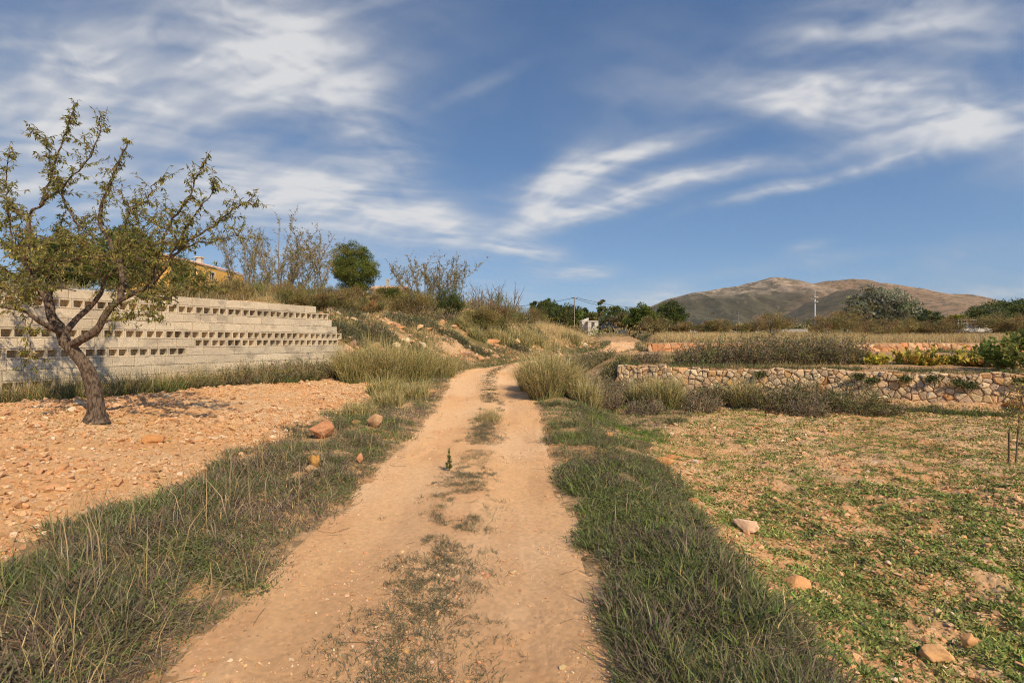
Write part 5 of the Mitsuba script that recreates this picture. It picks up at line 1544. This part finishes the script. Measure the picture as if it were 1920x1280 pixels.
for a_, b_ in wins:
    wk = part('window', key, frame_shape([box(X1 - .05, X1 + .05, a_ - .1, a_ + .02, wz0, wz1), box(X1 - .05, X1 + .05, b_ - .02, b_ + .1, wz0, wz1), box(X1 - .05, X1 + .05, a_ - .1, b_ + .1, wz1, wz1 + .12),
                                           box(X1 - .05, X1 + .08, a_ - .1, b_ + .1, wz0 - .12, wz0), box(X1 - .16, X1 - .10, (a_ + b_) / 2 - .04, (a_ + b_) / 2 + .04, wz0, wz1)], 'white_mat'))
    part('pane', wk, frame_shape([box(X1 - .20, X1 - .17, a_, b_, wz0, wz1)], 'glass_mat'))
rv_ = np.array([[X1 + .12, Y0 - .3, EV + .0], [X1 + .12, Y1 + .3, EV + .0], [(X0 + X1) / 2, Y0 - .5, EV + 1.2], [(X0 + X1) / 2, Y1 + .5, EV + 1.2], [X0 - .5, Y0 - .5, EV], [X0 - .5, Y1 + .5, EV]])
rf_ = [[0, 1, 3], [0, 3, 2], [2, 3, 5], [2, 5, 4]]
rb = MB().add(rv_ + [0, 0, .22], rf_).add(rv_ + [0, 0, .04], np.array(rf_)[:, ::-1])
rim = np.vstack([rv_ + [0, 0, .22], rv_ + [0, 0, .04]])
rb.add(rim, [[0, 6, 7], [0, 7, 1], [4, 5, 11], [4, 11, 10], [0, 2, 8], [0, 8, 6], [2, 4, 10], [2, 10, 8], [1, 7, 9], [1, 9, 3], [3, 9, 11], [3, 11, 5]])
gab = MB().add(np.array([[X1, Y0 + .01, EV - .02], [X0, Y0 + .01, EV - .02], [(X0 + X1) / 2, Y0 + .01, EV + 1.1], [X1, Y0 + .2, EV - .02], [X0, Y0 + .2, EV - .02], [(X0 + X1) / 2, Y0 + .2, EV + 1.1]]), [[0, 2, 1], [3, 4, 5], [0, 3, 5], [0, 5, 2], [1, 2, 5], [1, 5, 4]])
v, f, _ = rb.get()
rk = part('roof', key, mikit.ply((v, f), 'tile_mat'))
v, f, _ = gab.get()
part('gable', key, mikit.ply((v, f), 'yellow_mat'))
part('chimney', rk, frame_shape([box(X1 - 2.2, X1 - 1.5, 74.2, 74.9, EV + .4, EV + 1.5), box(X1 - 2.35, X1 - 1.35, 74.05, 75.05, EV + 1.5, EV + 1.65)], 'white_mat'))

# house with a flat tiled roof behind the round pine, and its flue
key = thing('tiled_house', 'low ochre house with a pale tiled roof half hidden behind the round pine', 'house')
D_ = 88.0
x0, x1 = W_(694, D_), W_(752, D_)
zt = Z_(536, D_)
part('wall', key, frame_shape([box(x0, x1, D_, D_ + 7, zt - 3.6, zt - .35)], 'yellow_mat'))
rb = MB().add(np.array([[x0 - .4, D_ - .5, zt - .4], [x1 + .4, D_ - .5, zt - .4], [x1 + .4, D_ + 3.5, zt + .35], [x0 - .4, D_ + 3.5, zt + .35], [x0 - .4, D_ + 7.5, zt - .4], [x1 + .4, D_ + 7.5, zt - .4]]),
              [[0, 1, 2], [0, 2, 3], [3, 2, 5], [3, 5, 4]])
v, f, _ = rb.get()
part('roof', key, mikit.ply((np.vstack([v, v - [0, 0, .2]]), np.vstack([f, f[:, ::-1] + len(v), [[0, 6, 7], [0, 7, 1], [0, 3, 9], [0, 9, 6], [3, 4, 10], [3, 10, 9], [1, 7, 8], [1, 8, 2], [2, 8, 11], [2, 11, 5]]])), 'tile_mat'))
part('flue', key, frame_shape([box(W_(721, D_) - .2, W_(721, D_) + .2, D_ + 2, D_ + 2.4, zt - .2, zt + 1.2), box(W_(721, D_) - .26, W_(721, D_) + .26, D_ + 1.94, D_ + 2.46, zt + 1.2, zt + 1.45)], 'grey_wall_mat'))
# fence by the pine
key = thing('garden_fence', 'low pale wall with thin fence posts at the foot of the round pine', 'fence')
fx0, fx1, fy = W_(643, 48), W_(702, 48), 48.4
gz = [float(height(a, fy)) for a in (fx0, fx1)]
ztop = Z_(547, 48)
part('wall', key, frame_shape([box(fx0, fx1, fy, fy + .2, min(gz) - .5, ztop)], 'grey_wall_mat'))
for a in np.linspace(fx0 + .1, fx1 - .1, 6):
    part('post', key, frame_shape([box(a - .03, a + .03, fy + .07, fy + .13, ztop, ztop + .5)], 'grey_wall_mat'))
for z in (.2, .45):
    part('rail', key, frame_shape([box(fx0, fx1, fy + .085, fy + .115, ztop + z, ztop + z + .03)], 'grey_wall_mat'))
# two flues above the saplings
for k, (px, py, lab) in enumerate([(797, 500, 'thin dark lamp post with a flat cap, left one behind the saplings'), (824, 503, 'thin dark lamp post with a square cap, right one behind the saplings')]):
    key = thing('lamp_post', lab, 'lamp post')
    d = 75.0
    x, zt = W_(px, d), Z_(py, d)
    g = float(height(x, d))
    part('pole', key, MB().add(*tube([[x, d, g - .2], [x, d, zt - .3]], .08, 8), (.12, .12, .13)).shape('paint_mat', True))
    part('lamp_head', key, MB().add(*box(x - .28, x + .28, d - .28, d + .28, zt - .1, zt)).add(*box(x - .17, x + .17, d - .17, d + .17, zt - .62, zt - .102), (.2, .2, .2)).shape('paint_mat'))

# white house
key = thing('white_house', 'small white house with a slanted roof among the distant trees', 'house')
D_ = 110.0
x0, x1, x2 = W_(1095, D_), W_(1107.5, D_), W_(1122, D_)
zb = float(height(x1, D_)) - .5
za, zc = Z_(600, D_), Z_(594, D_)
w1 = trimesh.Trimesh([[x0, D_ + 3, zb], [x1, D_ + 3, zb], [x1, D_ + 3, zc], [x0, D_ + 3, za], [x0, D_ + 8, zb], [x1, D_ + 8, zb], [x1, D_ + 8, zc], [x0, D_ + 8, za]],
                     [[0, 1, 2], [0, 2, 3], [5, 4, 7], [5, 7, 6], [4, 0, 3], [4, 3, 7], [1, 5, 6], [1, 6, 2], [3, 2, 6], [3, 6, 7]], process=False)
part('wall', key, mikit.ply(w1, 'white_mat'))
zt = Z_(601, D_)
part('porch', key, frame_shape([box(x1 - .6, x2, D_ - .1, D_ + 4, zt - .25, zt), box(x1 - .6, x1 + .15, D_, D_ + .3, zb, zt - .26), box(x1 + .85, x2, D_, D_ + .3, zb, zt - .26), box(x1 - .6, x2, D_ + 3.6, D_ + 3.8, zb, zt - .26)], 'white_mat'))
# pale field walls
for k, (a_, b_, pt, pb, d, mat, lab) in enumerate([(1294, 1324, 616, 625, 105, 'white_mat', 'short white field wall right of the brick ruin'), (1378, 1419, 619.5, 626.5, 100, 'white_mat', 'white field wall left of the large dry bush'),
                                                    (1466, 1515, 616.5, 623, 112, 'grey_wall_mat', 'pale grey field wall before the mast'), (1270, 1293, 609, 622, 104, 'tile_mat', 'reddish brick ruin at the right of the dense dark pine'),
                                                    (1153, 1176, 616, 621, 95, 'white_mat', 'low white wall below the olive coloured bush')]):
    key = thing('field_wall' if 'ruin' not in lab else 'brick_ruin', lab, 'wall' if 'ruin' not in lab else 'ruin')
    zt = Z_(pt, d)
    zb = min(Z_(pb, d), float(height(W_(a_, d), d))) - .6
    scene[key] = frame_shape([box(W_(a_, d), W_(b_, d), d, d + .3, zb, zt - .08), box(W_(a_, d) - .05, W_(b_, d) + .05, d - .05, d + .35, zt - .08, zt)], mat)

# dark parked car seen from the side
def car(key, x, y, zg, rot, L, Wd, H_, body_c, kind='car'):
    prof = [(0, .28), (0, .55), (.06, .62), (.24, .66), (.36, 1.0), (.72, 1.0), (.9, .64), (1.0, .58), (1.0, .28)] if kind == 'car' else \
           [(0, .32), (0, .58), (.16, .62), (.25, 1.0), (.50, 1.0), (.53, .62), (1.0, .62), (1.0, .32)]
    from shapely.geometry import Polygon
    m = trimesh.creation.extrude_polygon(Polygon([(a * L, b_ * H_) for a, b_ in prof]), Wd, engine='earcut')
    v = np.asarray(m.vertices)
    v = np.stack([v[:, 0] - L / 2, v[:, 2] - Wd / 2, v[:, 1]], 1)
    part('body', key, MB().add(rotz(v, rot, (x, y, zg)), np.asarray(m.faces)[:, ::-1], body_c).shape('paint_mat'))
    a0_, a1_ = ((.34, .74) if kind == 'car' else (.245, .485))
    for sgn in (-1, 1):
        g = np.array([(a0_ - .06) * L, .67 * H_]), np.array([(a1_ + .08 if kind == 'car' else a1_) * L, .67 * H_]), np.array([a1_ * L, .94 * H_]), np.array([(a0_ + .02) * L, .94 * H_])
        v = np.array([[p[0] - L / 2, sgn * (Wd / 2 + .012), p[1]] for p in g] + [[p[0] - L / 2, sgn * (Wd / 2 - .03), p[1]] for p in g])
        part('window', key, mikit.ply((rotz(v, rot, (x, y, zg)), [[0, 1, 2], [0, 2, 3], [4, 6, 5], [4, 7, 6], [0, 4, 5], [0, 5, 1], [1, 5, 6], [1, 6, 2], [2, 6, 7], [2, 7, 3], [3, 7, 4], [3, 4, 0]]), 'glass_mat'))
        for wx in (.2, .8):
            t = trimesh.creation.cylinder(radius=.32, height=.2, sections=18)
            v = np.asarray(t.vertices)[:, [0, 2, 1]] + [wx * L - L / 2, sgn * (Wd / 2 - .10), .32]
            part('wheel', key, MB().add(rotz(v, rot, (x, y, zg)), np.asarray(t.faces)[:, ::-1], (.02, .02, .02)).shape('paint_mat'))


key = thing('parked_car', 'small dark car parked below the distant trees at the lane end', 'car')
x, y = at(1139, 98)
car(key, x, y, max(float(height(x, y)), Z_(619.5, 98)), .1, 3.9, 1.6, 1.45, (.035, .04, .05))
key = thing('pickup_truck', 'white pickup with an open frame over its bed, half hidden in golden grass', 'pickup truck')
x, y = at(1822, 64)
zg = float(height(x, y)) - .12
car(key, x, y, zg, math.pi - .1, 3.6, 1.6, 1.55, (.62, .62, .60), 'pickup')
for ly in (-.75, .75):
    b = MB()
    spot = lambda pts: rotz(np.array(pts), math.pi - .1, (x, y, zg))
    for lx in (.05, 1.0, 1.75):
        b.add(*tube(spot([[lx, ly, .95], [lx, ly, 2.0]]), .03, 6), (.6, .6, .6))
    for z in (1.6, 2.0):
        b.add(*tube(spot([[.05, ly, z], [1.75, ly, z]]), .03, 6), (.6, .6, .6))
    part('rack_side', key, b.shape('paint_mat', True))

# poles, wires and the mast
def pole(px, py_top, d, lab, r=.13, arm=1.4):
    key = thing('utility_pole', lab, 'utility pole')
    x, zt = W_(px, d), Z_(py_top, d)
    g = float(height(x, d))
    part('post', key, MB().add(*tube([[x, d, g - .3], [x, d, zt]], [r * 1.2, r * .8], 8), (.30, .28, .25)).shape('paint_mat', True))
    if arm:
        part('crossarm', key, MB().add(*box(x - arm / 2, x + arm / 2, d - .08, d - .0, zt - .35, zt - .2), (.2, .19, .18)).shape('paint_mat'))
        for o_ in (-arm * .42, 0, arm * .42):
            part('insulator', key, MB().add(*tube([[x + o_, d - .04, zt - .2], [x + o_, d - .04, zt + .06]], [.05, .035], 6), (.25, .2, .17)).shape('paint_mat', True))
    return x, d, zt


p1 = pole(1077, 557, 120, 'tall utility pole with a crossarm among the distant trees', .14, 1.6)
p2 = pole(1215, 574, 190, 'utility pole right of the light green pine, before the mountain slope', .17, 2.0)
p3 = pole(1385, 585, 150, 'thin utility pole left of the large dry bush', .11, 0)
p4 = (W_(880, 100), 100.0, Z_(574, 100))
p0 = pole(972, 554, 80, 'thin pole on the hill crest above the golden ridge', .05, 0)
for k, (a_, b_, sag, o_, lab) in enumerate([(p1, p2, 1.6, -.5, 'slack power line from the tall pole to the mountain side pole, lower strand'), (p1, p2, 1.0, .5, 'power line from the tall pole to the mountain side pole, upper strand'),
                                             (p1, p4, .8, 0, 'power line running left from the tall pole over the hill')]):
    t = np.linspace(0, 1, 14)[:, None]
    pts = np.array(a_) * (1 - t) + np.array(b_) * t - np.array([0, 0, 1.0]) * (4 * sag * t * (1 - t)) + [o_, 0, -.1]
    key = thing('power_line', lab, 'power line')
    scene[key] = MB().add(*tube(pts, .045, 4), (.05, .05, .055)).shape('paint_mat', True)
key = thing('radio_mast', 'slender pale radio mast with a platform rising before the mountain', 'mast')
d = 210.0
x, zt, zp = W_(1528, d), Z_(543, d), Z_(556, d)
g = float(height(x, d))
part('post', key, MB().add(*tube([[x, d, g - .5], [x, d, zp]], [.40, .28], 10), (.62, .60, .57)).shape('paint_mat', True))
part('antenna', key, MB().add(*tube([[x, d, zp], [x, d, zt]], [.12, .08], 6), (.6, .58, .55)).shape('paint_mat', True))
for z in (zp - .3, zp - 2.2):
    part('platform', key, MB().add(*box(x - .9, x + .9, d - .9, d + .9, z, z + .25), (.6, .58, .55)).shape('paint_mat'))

# ------------------------------------------------------------------ thin haze over the whole valley
key = thing('haze', 'faint haze that softens the mountain', 'haze', kind='stuff')
scene[key] = {'type': 'cube', 'to_world': T().translate([0, 2400, 195]).scale([5000, 3000, 205]), 'bsdf': {'type': 'null'}, 'interior': {'type': 'ref', 'id': 'haze_air'}}
